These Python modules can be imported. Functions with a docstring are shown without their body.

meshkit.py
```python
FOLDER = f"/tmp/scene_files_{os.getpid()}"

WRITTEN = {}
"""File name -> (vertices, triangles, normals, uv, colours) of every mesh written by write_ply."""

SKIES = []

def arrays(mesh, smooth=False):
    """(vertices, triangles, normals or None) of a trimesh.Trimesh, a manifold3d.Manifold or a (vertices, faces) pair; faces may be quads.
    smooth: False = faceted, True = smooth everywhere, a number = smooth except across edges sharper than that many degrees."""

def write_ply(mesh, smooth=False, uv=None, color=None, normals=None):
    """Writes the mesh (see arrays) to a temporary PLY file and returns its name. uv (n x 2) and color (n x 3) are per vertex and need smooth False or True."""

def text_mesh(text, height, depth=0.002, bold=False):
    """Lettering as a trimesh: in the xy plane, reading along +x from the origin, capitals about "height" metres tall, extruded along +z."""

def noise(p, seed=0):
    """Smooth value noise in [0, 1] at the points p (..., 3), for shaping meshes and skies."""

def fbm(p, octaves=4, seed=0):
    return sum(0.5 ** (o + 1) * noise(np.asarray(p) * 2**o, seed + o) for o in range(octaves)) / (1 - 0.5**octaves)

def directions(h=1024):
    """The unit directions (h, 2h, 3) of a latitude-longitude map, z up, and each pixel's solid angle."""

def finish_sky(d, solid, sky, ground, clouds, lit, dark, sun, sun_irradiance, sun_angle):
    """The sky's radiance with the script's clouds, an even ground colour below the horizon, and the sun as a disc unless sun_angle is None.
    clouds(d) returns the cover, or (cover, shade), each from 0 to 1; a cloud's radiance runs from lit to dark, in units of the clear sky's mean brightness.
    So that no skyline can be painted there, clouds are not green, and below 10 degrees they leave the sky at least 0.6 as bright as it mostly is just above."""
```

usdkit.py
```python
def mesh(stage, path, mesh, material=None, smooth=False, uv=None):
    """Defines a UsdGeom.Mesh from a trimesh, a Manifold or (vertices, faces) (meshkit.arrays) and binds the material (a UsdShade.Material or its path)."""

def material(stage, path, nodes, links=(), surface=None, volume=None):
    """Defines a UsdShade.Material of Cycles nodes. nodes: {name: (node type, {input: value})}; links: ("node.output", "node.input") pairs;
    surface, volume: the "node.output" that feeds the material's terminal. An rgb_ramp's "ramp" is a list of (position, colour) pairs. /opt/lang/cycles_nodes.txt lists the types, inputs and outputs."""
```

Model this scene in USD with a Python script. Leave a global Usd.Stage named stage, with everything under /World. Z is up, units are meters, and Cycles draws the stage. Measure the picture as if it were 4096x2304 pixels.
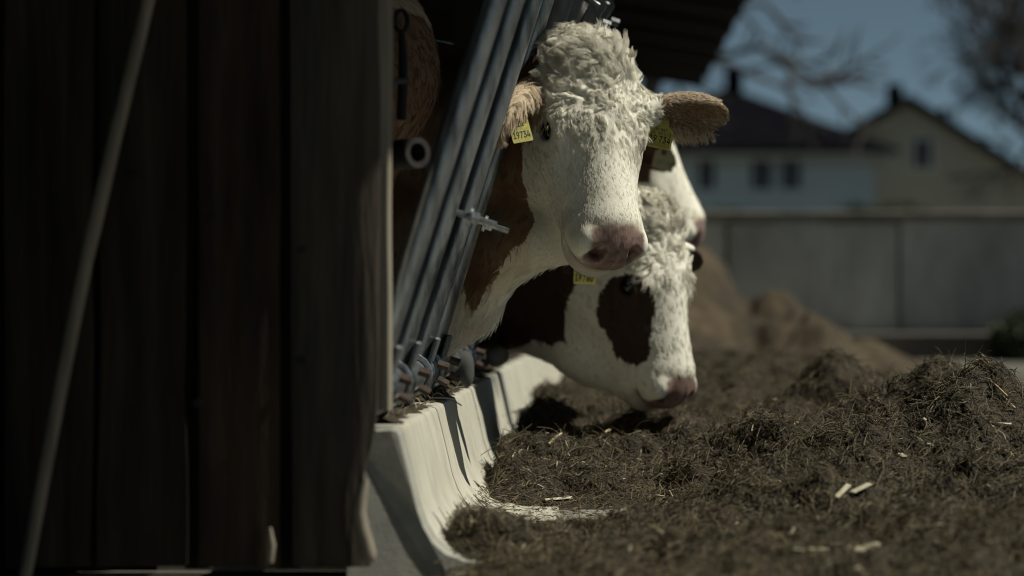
import math, random, numpy as np, trimesh
from scipy.spatial import cKDTree
from scipy.sparse import coo_matrix, diags
import usdkit, meshkit
from pxr import Usd, UsdGeom, UsdLux, UsdShade, Sdf, Gf, Vt

stage = Usd.Stage.CreateInMemory()
UsdGeom.Xform.Define(stage, '/World')
# ---------------------------------------------------------------- camera, sky, sun, exposure
F_MM, FOCUS, FSTOP, EXPOSURE = 85.0, 5.0, 2.3, 0.09
SUN_EL, SUN_AZ = math.radians(53.0), math.radians(90.0)      # azimuth from +Y towards +X
SUN_I, SKY_S = 1.25, 0.05
CAM_Z = 0.45
cam = UsdGeom.Camera.Define(stage, '/World/camera')
cam.CreateFocalLengthAttr(F_MM); cam.CreateHorizontalApertureAttr(36.0); cam.CreateVerticalApertureAttr(20.25)
cam.CreateFStopAttr(FSTOP); cam.CreateFocusDistanceAttr(FOCUS); cam.CreateExposureAttr(EXPOSURE)
cam.CreateClippingRangeAttr((0.05, 100000.0))
cam.AddTranslateOp().Set((0, 0, CAM_Z)); cam.AddRotateXOp().Set(90.166)
sun_dir = np.array([math.cos(SUN_EL) * math.sin(SUN_AZ), math.cos(SUN_EL) * math.cos(SUN_AZ), math.sin(SUN_EL)])
usdkit.material(stage, '/World/Looks/sky', {
    'sky': ('sky_texture', {'sky_type': 'single_scattering', 'sun_disc': False, 'sun_elevation': SUN_EL, 'sun_rotation': SUN_AZ, 'altitude': 450.0, 'air_density': 0.30, 'aerosol_density': 0.12, 'ozone_density': 2.2}),
    'grey': ('hsv', {'saturation': 0.62}), 'tint': ('mix_color', {'blend_type': 'multiply', 'fac': 1.0, 'b': (0.80, 1.0, 0.90)}),
    'bg': ('background_shader', {'strength': SKY_S})}, [('sky.color', 'grey.color'), ('grey.color', 'tint.a'), ('tint.result', 'bg.color')], surface='bg.background')
dome = UsdLux.DomeLight.Define(stage, '/World/sky')
UsdShade.MaterialBindingAPI.Apply(dome.GetPrim()).Bind(UsdShade.Material.Get(stage, '/World/Looks/sky'))
sun = UsdLux.DistantLight.Define(stage, '/World/sun')
sun.CreateNormalizeAttr(True); sun.CreateIntensityAttr(SUN_I); sun.CreateAngleAttr(0.5); sun.CreateColorAttr((0.97, 0.95, 0.83))
zc = Gf.Vec3d(*sun_dir); rot = Gf.Rotation(Gf.Vec3d(0, 0, 1), zc)
sun.AddTransformOp().Set(Gf.Matrix4d().SetRotate(rot))

# ---------------------------------------------------------------- helpers
PX = 36.0 / F_MM / 4096
def at(px, py, d):                      # a point of the place from where the photograph shows it and its distance
    return np.array([(px - 2048) * PX * d, d, CAM_Z + (1180 - py) * PX * d])
used, AT, M = {}, {}, {}
def numbered(parent, name):
    k = (parent, name); n = used.get(k, 0); used[k] = n + 1
    return f'{parent}/{name}' + (f'_{n:03d}' if n else '')
def tag(prim, label=None, cat=None, group=None, kind=None):
    for k, v in (('label', label), ('category', cat), ('group', group), ('kind', kind)):
        if v: prim.SetCustomDataByKey(k, v)
    return prim
def thing(name, label, cat, group=None, loc=(0, 0, 0), kind=None):
    x = UsdGeom.Xform.Define(stage, numbered('/World', name)); x.AddTranslateOp().Set(Gf.Vec3d(*map(float, loc)))
    p = x.GetPrim(); AT[str(p.GetPath())] = np.array(loc, float)
    return tag(p, label, cat, group, kind)
def base(parent):
    return AT.get('/'.join(str(parent.GetPath()).split('/')[:3]), np.zeros(3))
def obj(name, mesh, mat, parent=None, smooth=False, color=None, extra=None):
    v, f = (mesh.vertices, mesh.faces) if hasattr(mesh, 'vertices') else mesh
    v = np.asarray(v, float) - (base(parent) if parent is not None else 0)
    path = numbered(str(parent.GetPath()) if parent is not None else '/World', name)
    m = usdkit.mesh(stage, path, (v, np.asarray(f)), M[mat], smooth=smooth)
    if color is not None:
        UsdGeom.PrimvarsAPI(m).CreatePrimvar('coat', Sdf.ValueTypeNames.Color3fArray, 'vertex').Set(Vt.Vec3fArray.FromNumpy(np.asarray(color, np.float32)))
    if extra is not None:
        UsdGeom.PrimvarsAPI(m).CreatePrimvar('wet', Sdf.ValueTypeNames.FloatArray, 'vertex').Set(Vt.FloatArray.FromNumpy(np.asarray(extra, np.float32)))
    return m.GetPrim()
def curves(name, P, widths, mat, parent=None):     # P (n, k, 3), widths scalar, (n,) or (n, k)
    P = np.asarray(P, np.float32)
    if len(P) == 0: return None
    n, k = P.shape[:2]
    if parent is not None: P = P - base(parent).astype(np.float32)
    path = numbered(str(parent.GetPath()) if parent is not None else '/World', name)
    c = UsdGeom.BasisCurves.Define(stage, path)
    c.CreateTypeAttr('linear')
    c.CreatePointsAttr(Vt.Vec3fArray.FromNumpy(np.ascontiguousarray(P.reshape(-1, 3), np.float32)))
    c.CreateCurveVertexCountsAttr(Vt.IntArray.FromNumpy(np.full(n, k, np.int32)))
    w = np.asarray(widths, np.float32)
    if w.ndim < 2:
        w = np.broadcast_to(np.atleast_1d(w)[:, None] * np.linspace(1.0, 0.35, k)[None, :], (n, k))
    c.CreateWidthsAttr(Vt.FloatArray.FromNumpy(np.ascontiguousarray(w, np.float32).ravel())); c.SetWidthsInterpolation('vertex')
    UsdShade.MaterialBindingAPI.Apply(c.GetPrim()).Bind(M[mat])
    return c.GetPrim()
def unit(v):
    v = np.asarray(v, float); return v / np.maximum(np.linalg.norm(v, axis=-1, keepdims=True), 1e-9)
def cat(ms): return trimesh.util.concatenate(ms)
def box(x0, x1, y0, y1, z0, z1):
    m = trimesh.creation.box([x1 - x0, y1 - y0, z1 - z0]); m.apply_translation([(x0 + x1) / 2, (y0 + y1) / 2, (z0 + z1) / 2]); return m
def tube(path, r, n=12, cap=True):
    path = np.asarray(path, float); k = len(path); r = np.broadcast_to(np.atleast_1d(r), (k,)) if np.ndim(r) < 1 or len(np.atleast_1d(r)) == 1 else np.asarray(r)
    t = unit(np.gradient(path, axis=0)); ref = np.array([0, 0, 1.0]) if abs(t[0][2]) < 0.9 else np.array([1.0, 0, 0])
    a = unit(np.cross(t[0], ref)); V = []
    ang = np.linspace(0, 2 * np.pi, n, endpoint=False)
    for i in range(k):
        a = unit(a - t[i] * (a @ t[i])); b = np.cross(t[i], a)
        V.append(path[i] + r[i] * (np.cos(ang)[:, None] * a + np.sin(ang)[:, None] * b))
    V = np.vstack(V); Fs = []
    for i in range(k - 1):
        for j in range(n):
            p, q = i * n + j, i * n + (j + 1) % n
            Fs += [[p, q, q + n], [p, q + n, p + n]]
    if cap:
        V = np.vstack([V, path[0], path[-1]]); c0, c1 = len(V) - 2, len(V) - 1
        for j in range(n):
            Fs += [[c0, (j + 1) % n, j], [c1, (k - 1) * n + j, (k - 1) * n + (j + 1) % n]]
    return trimesh.Trimesh(V, np.array(Fs), process=False)
def rbox(size, r=0.004, T=None):        # chamfered box centred on the origin
    hx, hy, hz = np.array(size) / 2; r = min(r, hx * .9, hy * .9, hz * .9); P = []
    for sx in (-1, 1):
        for sy in (-1, 1):
            for sz in (-1, 1):
                P += [[sx * hx, sy * (hy - r), sz * (hz - r)], [sx * (hx - r), sy * hy, sz * (hz - r)], [sx * (hx - r), sy * (hy - r), sz * hz]]
    m = trimesh.Trimesh(P).convex_hull
    if T is not None: m.apply_transform(T)
    return m
def frame(o, x, y, z):
    T = np.eye(4); T[:3, 0], T[:3, 1], T[:3, 2], T[:3, 3] = x, y, z, o; return T
def prism(poly, p0, p1):                # a closed (x, z) outline swept from p0 to p1 (offsets added), ends capped
    poly = np.asarray(poly, float); n = len(poly)
    V = np.vstack([np.c_[poly[:, 0] + p[0], np.full(n, p[1]), poly[:, 1] + p[2]] for p in (p0, p1)])
    import shapely.geometry as sg
    tri = trimesh.creation.triangulate_polygon(sg.Polygon(poly), engine='earcut')
    tv, tf = tri; kd = cKDTree(poly); idx = kd.query(tv)[1]
    Fs = [[i, (i + 1) % n, n + (i + 1) % n] for i in range(n)] + [[i, n + (i + 1) % n, n + i] for i in range(n)]
    Fs += [list(idx[t]) for t in tf] + [list(n + idx[t][::-1]) for t in tf]
    m = trimesh.Trimesh(V, np.array(Fs), process=False); m.fix_normals(); return m
fbm, noise = meshkit.fbm, meshkit.noise

# ---------------------------------------------------------------- materials
def simple(name, col, rough=0.8, metal=0.0, spec=0.3, var=0.25, scale=(6, 6, 6), bump=0.0, bscale=60.0, col2=None, detail=5.0, coord='geo.position', nrough=0.6, grain=False):
    c = np.array(col, float); c2 = np.array(col2, float) if col2 is not None else c * (1 + var)
    c1 = c if col2 is not None else c * (1 - var)
    nodes = {'geo': ('geometry', {}), 'map': ('mapping', {'scale': scale}), 'n': ('noise_texture', {'scale': 1.0, 'detail': detail, 'roughness': nrough}),
             'r': ('rgb_ramp', {'ramp': [(0.3, tuple(c1)), (0.7, tuple(np.clip(c2, 0, 1)))]}),
             'p': ('principled_bsdf', {'roughness': rough, 'metallic': metal, 'specular_ior_level': spec})}
    links = [(coord, 'map.vector'), ('map.vector', 'n.vector'), ('n.fac', 'r.fac'), ('r.color', 'p.base_color')]
    if bump:
        nodes['bn'] = ('noise_texture', {'scale': bscale, 'detail': 4.0}); nodes['b'] = ('bump', {'strength': bump, 'distance': 0.01})
        links += [('map.vector' if grain else 'geo.position', 'bn.vector'), ('bn.fac', 'b.height'), ('b.normal', 'p.normal')]
    M[name] = usdkit.material(stage, f'/World/Looks/{name}', nodes, links, surface='p.BSDF')
def hairmat(name, c1, c2, rough=0.55):
    M[name] = usdkit.material(stage, f'/World/Looks/{name}', {
        'h': ('hair_info', {}), 'w': ('white_noise_texture', {'dimensions': '1D'}), 'm': ('math', {'math_type': 'multiply', 'value2': 0.731}),
        'r': ('rgb_ramp', {'ramp': [(0.0, c1), (1.0, c2)]}),
        'p': ('principled_bsdf', {'roughness': rough, 'specular_ior_level': 0.35})},
        [('h.index', 'm.value1'), ('m.value', 'w.w'), ('w.value', 'r.fac'), ('r.color', 'p.base_color')], surface='p.BSDF')
def coatmat(name):
    M[name] = usdkit.material(stage, f'/World/Looks/{name}', {
        'a': ('attribute', {'attribute': 'coat'}), 'wt': ('attribute', {'attribute': 'wet'}), 'geo': ('geometry', {}),
        'map': ('mapping', {'scale': (260, 260, 90)}), 'n': ('noise_texture', {'scale': 1.0, 'detail': 3.0}),
        'v': ('map_range', {'from_min': 0.25, 'from_max': 0.75, 'to_min': 0.86, 'to_max': 1.1}),
        'mul': ('mix_color', {'blend_type': 'multiply', 'fac': 1.0}), 'b': ('bump', {'strength': 0.24, 'distance': 0.003}),
        'rr': ('map_range', {'from_min': 0.0, 'from_max': 1.0, 'to_min': 0.85, 'to_max': 0.24}),
        'cv': ('combine_color', {}),
        'p': ('principled_bsdf', {'specular_ior_level': 0.35})},
        [('geo.position', 'map.vector'), ('map.vector', 'n.vector'), ('n.fac', 'v.value'), ('v.result', 'cv.r'), ('v.result', 'cv.g'), ('v.result', 'cv.b'),
         ('a.color', 'mul.a'), ('cv.color', 'mul.b'), ('mul.result', 'p.base_color'), ('n.fac', 'b.height'), ('b.normal', 'p.normal'),
         ('wt.fac', 'rr.value'), ('rr.result', 'p.roughness')], surface='p.BSDF')
coatmat('coat')
hairmat('hair_white', (0.60, 0.56, 0.46), (0.80, 0.77, 0.67))
hairmat('hair_cream', (0.40, 0.30, 0.19), (0.62, 0.50, 0.36))
hairmat('hair_brown', (0.075, 0.034, 0.013), (0.17, 0.082, 0.035))
hairmat('hair_dark', (0.024, 0.012, 0.006), (0.055, 0.028, 0.014))
simple('eye_dark', (0.006, 0.005, 0.005), rough=0.06, spec=0.6, var=0.1)
simple('tag_yellow', (0.25, 0.22, 0.05), rough=0.6, var=0.08, scale=(130, 130, 130), col2=(0.42, 0.375, 0.095))
simple('tag_ink', (0.02, 0.025, 0.02), rough=0.7)
simple('tag_smudge', (0.20, 0.13, 0.035), rough=0.7)
simple('galvanised', (0.10, 0.107, 0.115), rough=0.30, metal=0.85, spec=0.5, scale=(45, 45, 4), col2=(0.44, 0.465, 0.485), bump=0.10, bscale=60)
simple('dull_steel', (0.12, 0.125, 0.13), rough=0.55, metal=0.5, var=0.35, scale=(40, 40, 20), bump=0.15)
simple('rust', (0.075, 0.052, 0.042), rough=0.85, var=0.4, scale=(90, 90, 90), bump=0.3, bscale=220)
simple('dark_pipe', (0.03, 0.026, 0.023), rough=0.7, var=0.4, scale=(60, 60, 60))
simple('black_iron', (0.012, 0.011, 0.011), rough=0.7)
simple('concrete', (0.20, 0.195, 0.17), rough=0.9, scale=(16, 16, 16), col2=(0.34, 0.33, 0.285), bump=0.25, bscale=320, detail=10, nrough=0.78)
simple('trough', (0.30, 0.275, 0.21), rough=0.75, scale=(13, 15, 6.0), col2=(0.50, 0.485, 0.415), bump=0.2, bscale=230, detail=10, nrough=0.76)
simple('dark_grey', (0.05, 0.05, 0.048), rough=0.95)
simple('table', (0.17, 0.16, 0.13), rough=0.9, scale=(9, 9, 9), col2=(0.31, 0.30, 0.255), detail=8, bump=0.2, bscale=140)
simple('yard', (0.065, 0.06, 0.05), rough=0.95, scale=(0.35, 0.35, 0.35), col2=(0.125, 0.115, 0.098), bump=0.2, bscale=30)
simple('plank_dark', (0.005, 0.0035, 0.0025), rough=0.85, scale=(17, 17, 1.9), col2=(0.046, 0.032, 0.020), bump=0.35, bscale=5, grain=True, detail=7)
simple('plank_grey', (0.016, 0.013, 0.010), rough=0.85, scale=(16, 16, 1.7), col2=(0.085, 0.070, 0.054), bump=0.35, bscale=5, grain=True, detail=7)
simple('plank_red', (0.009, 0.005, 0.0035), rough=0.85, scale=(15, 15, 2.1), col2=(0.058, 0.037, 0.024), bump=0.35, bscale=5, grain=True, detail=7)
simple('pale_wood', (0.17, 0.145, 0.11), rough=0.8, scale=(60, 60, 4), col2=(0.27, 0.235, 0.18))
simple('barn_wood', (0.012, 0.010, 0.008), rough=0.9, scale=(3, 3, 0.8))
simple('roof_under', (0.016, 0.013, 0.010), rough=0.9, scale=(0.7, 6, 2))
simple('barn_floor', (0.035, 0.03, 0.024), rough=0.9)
simple('silage', (0.014, 0.010, 0.006), rough=0.9, scale=(45, 45, 45), col2=(0.058, 0.043, 0.025), bump=0.9, bscale=130, detail=8)
hairmat('straw_dark', (0.014, 0.010, 0.006), (0.062, 0.046, 0.026), 0.7)
hairmat('straw_tan', (0.06, 0.044, 0.021), (0.19, 0.143, 0.075), 0.6)
hairmat('straw_green', (0.032, 0.030, 0.012), (0.088, 0.075, 0.032), 0.6)
hairmat('straw_pale', (0.30, 0.25, 0.15), (0.50, 0.44, 0.30), 0.5)
simple('stalk', (0.30, 0.23, 0.12), rough=0.5, scale=(60, 60, 60), col2=(0.46, 0.37, 0.21))
simple('chip', (0.28, 0.24, 0.15), rough=0.6, scale=(45, 45, 45), col2=(0.56, 0.52, 0.39))
simple('tag_shaded', (0.05, 0.045, 0.014), rough=0.7)  # yellow tag in shade, the shade mixed into its colour
simple('dung', (0.018, 0.014, 0.008), rough=0.95, scale=(1.9, 1.9, 2.6), col2=(0.088, 0.064, 0.038), bump=1.0, bscale=16, detail=8)
simple('wall_concrete', (0.20, 0.198, 0.19), rough=0.9, scale=(2.6, 2.6, 0.8), col2=(0.46, 0.455, 0.435), nrough=0.7, detail=7, bump=0.2, bscale=20)
simple('wall_dirty', (0.09, 0.083, 0.07), rough=0.95, scale=(3, 3, 3), col2=(0.19, 0.178, 0.155))
simple('house_white', (0.46, 0.50, 0.50), rough=0.9, var=0.06, scale=(.4, .4, .4))
simple('house_beige', (0.38, 0.345, 0.27), rough=0.9, var=0.06, scale=(.4, .4, .4))
simple('roof_tile', (0.0035, 0.0035, 0.005), rough=1.0, spec=0.0, scale=(1, 1, 6), col2=(0.008, 0.008, 0.010))
simple('white_frame', (0.7, 0.7, 0.7), rough=0.5, var=0.03)
simple('pane_dark', (0.008, 0.010, 0.013), rough=0.15, spec=0.2)
simple('bark', (0.05, 0.042, 0.036), rough=0.95, scale=(8, 8, 2))
hairmat('twig', (0.035, 0.030, 0.027), (0.075, 0.062, 0.055), 0.9)
simple('leaf', (0.025, 0.035, 0.018), rough=0.8, scale=(3, 3, 3), col2=(0.055, 0.07, 0.03))
# ---------------------------------------------------------------- the ground, the yard, the feed table
AX = 0.0509                              # the feed line runs away from the camera and a little to the right
def flx(Y, off): return AX * Y + off     # x of a line parallel to the feed line
g = 600.0
gx = np.unique(np.r_[np.linspace(-g, g, 13), np.linspace(-10, 30, 21)]); gy = np.unique(np.r_[np.linspace(-100, 1200, 14), np.linspace(-5, 60, 34)])
GX, GY = np.meshgrid(gx, gy, indexing='ij'); nG = len(gy)
iv = np.array([[i * nG + j, (i + 1) * nG + j, (i + 1) * nG + j + 1, i * nG + j + 1] for i in range(len(gx) - 1) for j in range(nG - 1)])
tag(obj('ground', (np.c_[GX.ravel(), GY.ravel(), np.full(GX.size, -0.012)], np.vstack([iv[:, :3], iv[:, [0, 2, 3]]])), 'yard'), kind='structure')
tq = np.array([[flx(0, -0.30), 0.0], [flx(0, 1.9), 0.0], [flx(30, 1.9), 30.0], [flx(30, -0.30), 30.0]])
tag(obj('feed_table_floor', (np.c_[tq, np.zeros(4)], np.array([[0, 1, 2], [0, 2, 3]])), 'table'), kind='structure')
tag(obj('barn_floor', box(-9, -0.62, 4.2, 25.5, -0.16, -0.10), 'barn_floor'), kind='structure')

# ---------------------------------------------------------------- feed wall: precast trough shells split by gaps that stand in for shadow stripes
prof = [(-0.80, -0.30), (-0.80, 0.226), (-0.40, 0.231), (-0.391, 0.2285), (-0.387, 0.221), (-0.372, 0.16), (-0.358, 0.10), (-0.348, 0.072), (-0.334, 0.047),
        (-0.312, 0.026), (-0.280, 0.013), (-0.23, 0.007), (-0.16, 0.006), (-0.16, -0.30)]
core = [(-0.79, -0.28), (-0.79, 0.20), (-0.42, 0.203), (-0.405, 0.15), (-0.385, 0.08), (-0.36, 0.03), (-0.32, -0.01), (-0.18, -0.02), (-0.18, -0.28)]
wallt = thing('feed_wall', 'low pale concrete feed wall with curved foot and dark gaps shaped as shadow stripes under the metal bars', 'feed wall', loc=(flx(4.05, -0.387), 4.05, 0))
stripe_gaps = [4.05, 4.735, 5.74, 6.42, 7.1, 7.8, 8.5, 9.3, 10.1, 11.0, 12.0, 13.0, 14.2, 15.5, 17, 18.5, 20, 21.5, 23, 24.5]  # gap positions follow the shadow stripes on the wall face
for i in range(len(stripe_gaps) - 1):
    a, b = stripe_gaps[i] + (0.0 if i == 0 else 0.0085), stripe_gaps[i + 1] - 0.0085
    if i == 0: b = stripe_gaps[1] - 0.004
    m = prism(prof, (flx(a, 0), a, 0), (flx(b, 0), b, 0))
    obj('trough_panel', m, 'trough', wallt, smooth=25)
obj('core', prism(core, (flx(4.08, 0), 4.08, 0), (flx(24.4, 0), 24.4, 0)), 'dark_grey', wallt)  # dark core behind the gaps, gives the shadow stripes their tone
endp = [(max(x, -.47), z) for x, z in prof]
ev = prism(endp, (flx(4.02, 0) - 0.002, 4.02, -0.001), (flx(4.047, 0), 4.047, 0)); fr = ev.vertices[:, 1] < 4.03; ev.vertices[fr, 1] -= .006 + .33 * np.clip(-.16 - (ev.vertices[fr, 0] - .205), 0, .27); obj('end_face', ev, 'concrete', wallt)
# debris on the wall top: dirt crust
rng = np.random.default_rng(5)
ny, nx = 260, 34
yy, xx = np.meshgrid(np.linspace(4.1, 9.0, ny), np.linspace(-0.60, -0.395, nx), indexing='ij')
hh = fbm(np.stack([xx * 22, yy * 16, xx * 0], -1), 5, 3) ; edge = np.clip((-0.393 - xx) / 0.03, 0, 1)
zz = 0.2285 + np.clip((hh - 0.43) * 0.055, -0.004, 0.022) * edge
q = np.array([[i * nx + j, i * nx + j + 1, (i + 1) * nx + j + 1, (i + 1) * nx + j] for i in range(ny - 1) for j in range(nx - 1)])
tag(obj('dirt_crust', (np.c_[(xx + AX * yy).ravel(), yy.ravel(), zz.ravel()], np.vstack([q[:, [0, 2, 1]], q[:, [0, 3, 2]]])), 'silage', smooth=True), 'thin crust of dirt and feed crumbs lying along the top of the feed wall', 'dirt', kind='stuff')

# ---------------------------------------------------------------- feed fence: leaning galvanised tubes
LEAN = 0.32
def fp(Y, z, dx=0.0): return np.array([flx(Y, -0.39 + LEAN * (z - 0.45)) + dx, Y, z])     # a point on the leaning fence plane
fence = thing('feed_fence', 'leaning galvanised feed fence of slanted tubes between the cows and the feed', 'feed fence', loc=tuple(fp(4.0, 0.293)))
y0, y1 = 3.97, 24.0
obj('bottom_rail', tube([fp(y, 0.293) for y in np.linspace(y0, y1, 20)], 0.031, 18), 'galvanised', fence, smooth=40)
obj('top_rail', tube([fp(y, 1.215) for y in np.linspace(y0, y1, 20)], 0.030, 16), 'galvanised', fence, smooth=40)
obj('middle_rail', tube([fp(y, 1.06, -0.05) for y in np.linspace(y0, y1, 20)], 0.021, 14), 'galvanised', fence, smooth=40)
lx, lz = unit(np.array([LEAN, 0, 1.0]))[[0, 2]]; updir = np.array([lx, 0, lz]); out = np.array([lz, 0, -lx]); alng = unit(np.array([AX, 1.0, 0]))
def bolt(Y, z, L=0.09, d=0.0, r=0.006):
    p = fp(Y, z) + out * d; parts = [tube([p - out * 0.02, p + out * L], r, 8), tube([p + out * (L * .45), p + out * (L * .45 + 0.006)], 0.017, 14), tube([p + out * (L * .45 + 0.006), p + out * (L * .45 + 0.019)], 0.012, 6)]
    return cat(parts)
def place(Y, kind, top=1.235, r=0.0205):
    p0, p1 = fp(Y, 0.315), fp(Y, top)
    obj('bar', tube([p0, p0 * .7 + p1 * .3, p0 * .3 + p1 * .7, p1], r, 18), 'galvanised', fence, smooth=40)
    # foot clamp round the bottom rail, with its nut
    c = fp(Y, 0.293); ang = np.linspace(-2.5, 2.2, 14)
    for dy in (-0.026, 0.026):
        obj('clamp', tube([c + alng * dy + 0.037 * (np.cos(t) * out + np.sin(t) * updir) for t in ang], 0.0065, 8), 'galvanised', fence, smooth=40)
    obj('clamp_plate', rbox((0.010, 0.05, 0.05), 0.003, frame(c + updir * 0.06 + out * 0.026, out, alng, updir)), 'dull_steel', fence)
    obj('nut', cat([tube([c + updir * 0.034 + out * 0.04 + alng * .02, c + updir * 0.034 + out * 0.063 + alng * .02], 0.0095, 6), tube([c + updir * 0.006 + out * 0.05 + alng * .012, c + updir * 0.002 + out * 0.072 + alng * .012], 0.0085, 6)]), 'rust', fence)
    obj('support_stub', tube([fp(Y, 0.275) + alng * 0.05, fp(Y, 0.2265) + alng * 0.05 + np.array([.012, 0, 0])], 0.008, 8), 'dull_steel', fence)
    if kind == 'b': obj('bolt', bolt(Y, 0.605, 0.095), 'galvanised', fence, smooth=40)
near = [(4.0, ''), (4.36, 'b'), (4.78, 'b'), (5.09, '')]
for Y, k in near: place(Y, k)
far = [5.93, 6.12, 6.82, 7.0, 7.62, 7.8, 8.4, 8.6, 9.2, 9.4, 10.0, 10.2, 10.9, 11.1, 11.8, 12.0, 12.8, 13.0, 13.8, 14.0, 15.0, 15.2, 16.2, 16.4, 17.6, 18.8, 20.0, 21.2, 22.4, 23.6]
for Y in far: place(Y, 'b' if int(Y * 10) % 2 else '')
# locking gear on the upper part of each place
def locking(Y, zo=0.10):
    c = fp(Y, 1.0 + zo)
    obj('lock_sleeve', tube([fp(Y, 0.955 + zo), fp(Y, 1.09 + zo)], 0.034, 18), 'dull_steel', fence, smooth=40)
    ring = [fp(Y, 0.925 + zo) + 0.045 * (np.cos(t) * (-alng) + np.sin(t) * updir) + out * 0.012 for t in np.linspace(0, 2 * np.pi, 22)]
    obj('lock_ring', tube(ring, 0.0065, 8, cap=False), 'galvanised', fence, smooth=40)
    a, b = fp(Y - .02, 0.86 + zo, 0.05), fp(Y - .02, 1.055 + zo, 0.095)
    ax = unit(b - a); sd = unit(np.cross(alng, ax))
    lev = cat([rbox((np.linalg.norm(b - a), 0.012, 0.036), 0.003, frame((a + b) / 2, ax, alng, np.cross(ax, alng))), tube([b - alng * .006, b + alng * .006], 0.019, 16)])
    obj('lock_lever', lev, 'dull_steel', fence, smooth=30)
    obj('lock_pin', tube([b - out * 0.085 + alng * .01 + updir * .03, b + out * 0.004], 0.0095, 12), 'galvanised', fence, smooth=40)
    for k in range(3):
        p = fp(Y, 0.93 + zo + 0.045 * k, 0.092 + .012 * k); obj('lock_nut', tube([p, p + out * 0.02 + alng * .004], 0.010, 6), 'dull_steel', fence)
locking(5.5, 0.05)
for Y in (5.9, 6.75, 7.56, 8.34, 9.14): locking(Y)
# grey rounded trough bumper beyond the first cow and a dark foot block on the wall's edge
bp = at(1868, 1470, 5.72)
mb = trimesh.creation.icosphere(3, 1.0); v = mb.vertices; mb.vertices = np.sign(v) * np.abs(v) ** 0.75 * [0.027, 0.05, 0.045] + bp + [-.01, 0, -.005]
obj('foot_block', mb, 'dark_grey', fence, smooth=True)
bp = at(1990, 1425, 6.3)
mb = trimesh.creation.icosphere(3, 1.0); v = mb.vertices; mb.vertices = np.sign(v) * np.abs(v) ** 0.8 * [0.030, 0.05, 0.026] @ np.array([[.93, 0, .35], [0, 1, 0], [-.35, 0, .93]]) + bp
obj('rail_end_cap', mb, 'concrete', fence, smooth=True)

# loose pipe end and the iron eye hook beside the plank edge
pe = at(1672, 610, 4.05); dd = unit(np.array([0.62, -0.78, 0.02])); aa = unit(np.cross(dd, [0, 0, 1])); 
def hollow(p0, p1, ro, ri, n=20):
    t = unit(p1 - p0); a = unit(np.cross(t, [0, 0, 1.0])); b = np.cross(t, a); an = np.linspace(0, 2 * np.pi, n, endpoint=False); c = np.cos(an)[:, None] * a + np.sin(an)[:, None] * b
    V = np.vstack([p0 + ro * c, p1 + ro * c, p1 + ri * c, p0 + ri * c]); Fs = []
    for k in range(3):
        for j in range(n):
            p, q = k * n + j, k * n + (j + 1) % n; Fs += [[p, q, q + n], [p, q + n, p + n]]
    return trimesh.Trimesh(V, np.array(Fs), process=False)
ps = thing('pipe_end', 'short open ended steel pipe poking out beside the plank wall edge', 'pipe', loc=tuple(pe))
obj('pipe', hollow(pe - dd * 0.75, pe, 0.026, 0.0165), 'dark_pipe', ps, smooth=40)
obj('back_plug', tube([pe - dd * 0.34, pe - dd * 0.2], 0.016, 12), 'black_iron', ps)
ek = at(1604, 84, 4.25)
eb = thing('eye_hook', 'black iron eye hook standing up beside the plank wall edge', 'hook', loc=tuple(ek))
obj('eye', tube([ek + [0.0115 * math.cos(t), 0.004 * math.sin(t), 0.019 * math.sin(t)] for t in np.linspace(0, 2 * np.pi, 26)], 0.0042, 8, cap=False), 'black_iron', eb, smooth=40)
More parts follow.
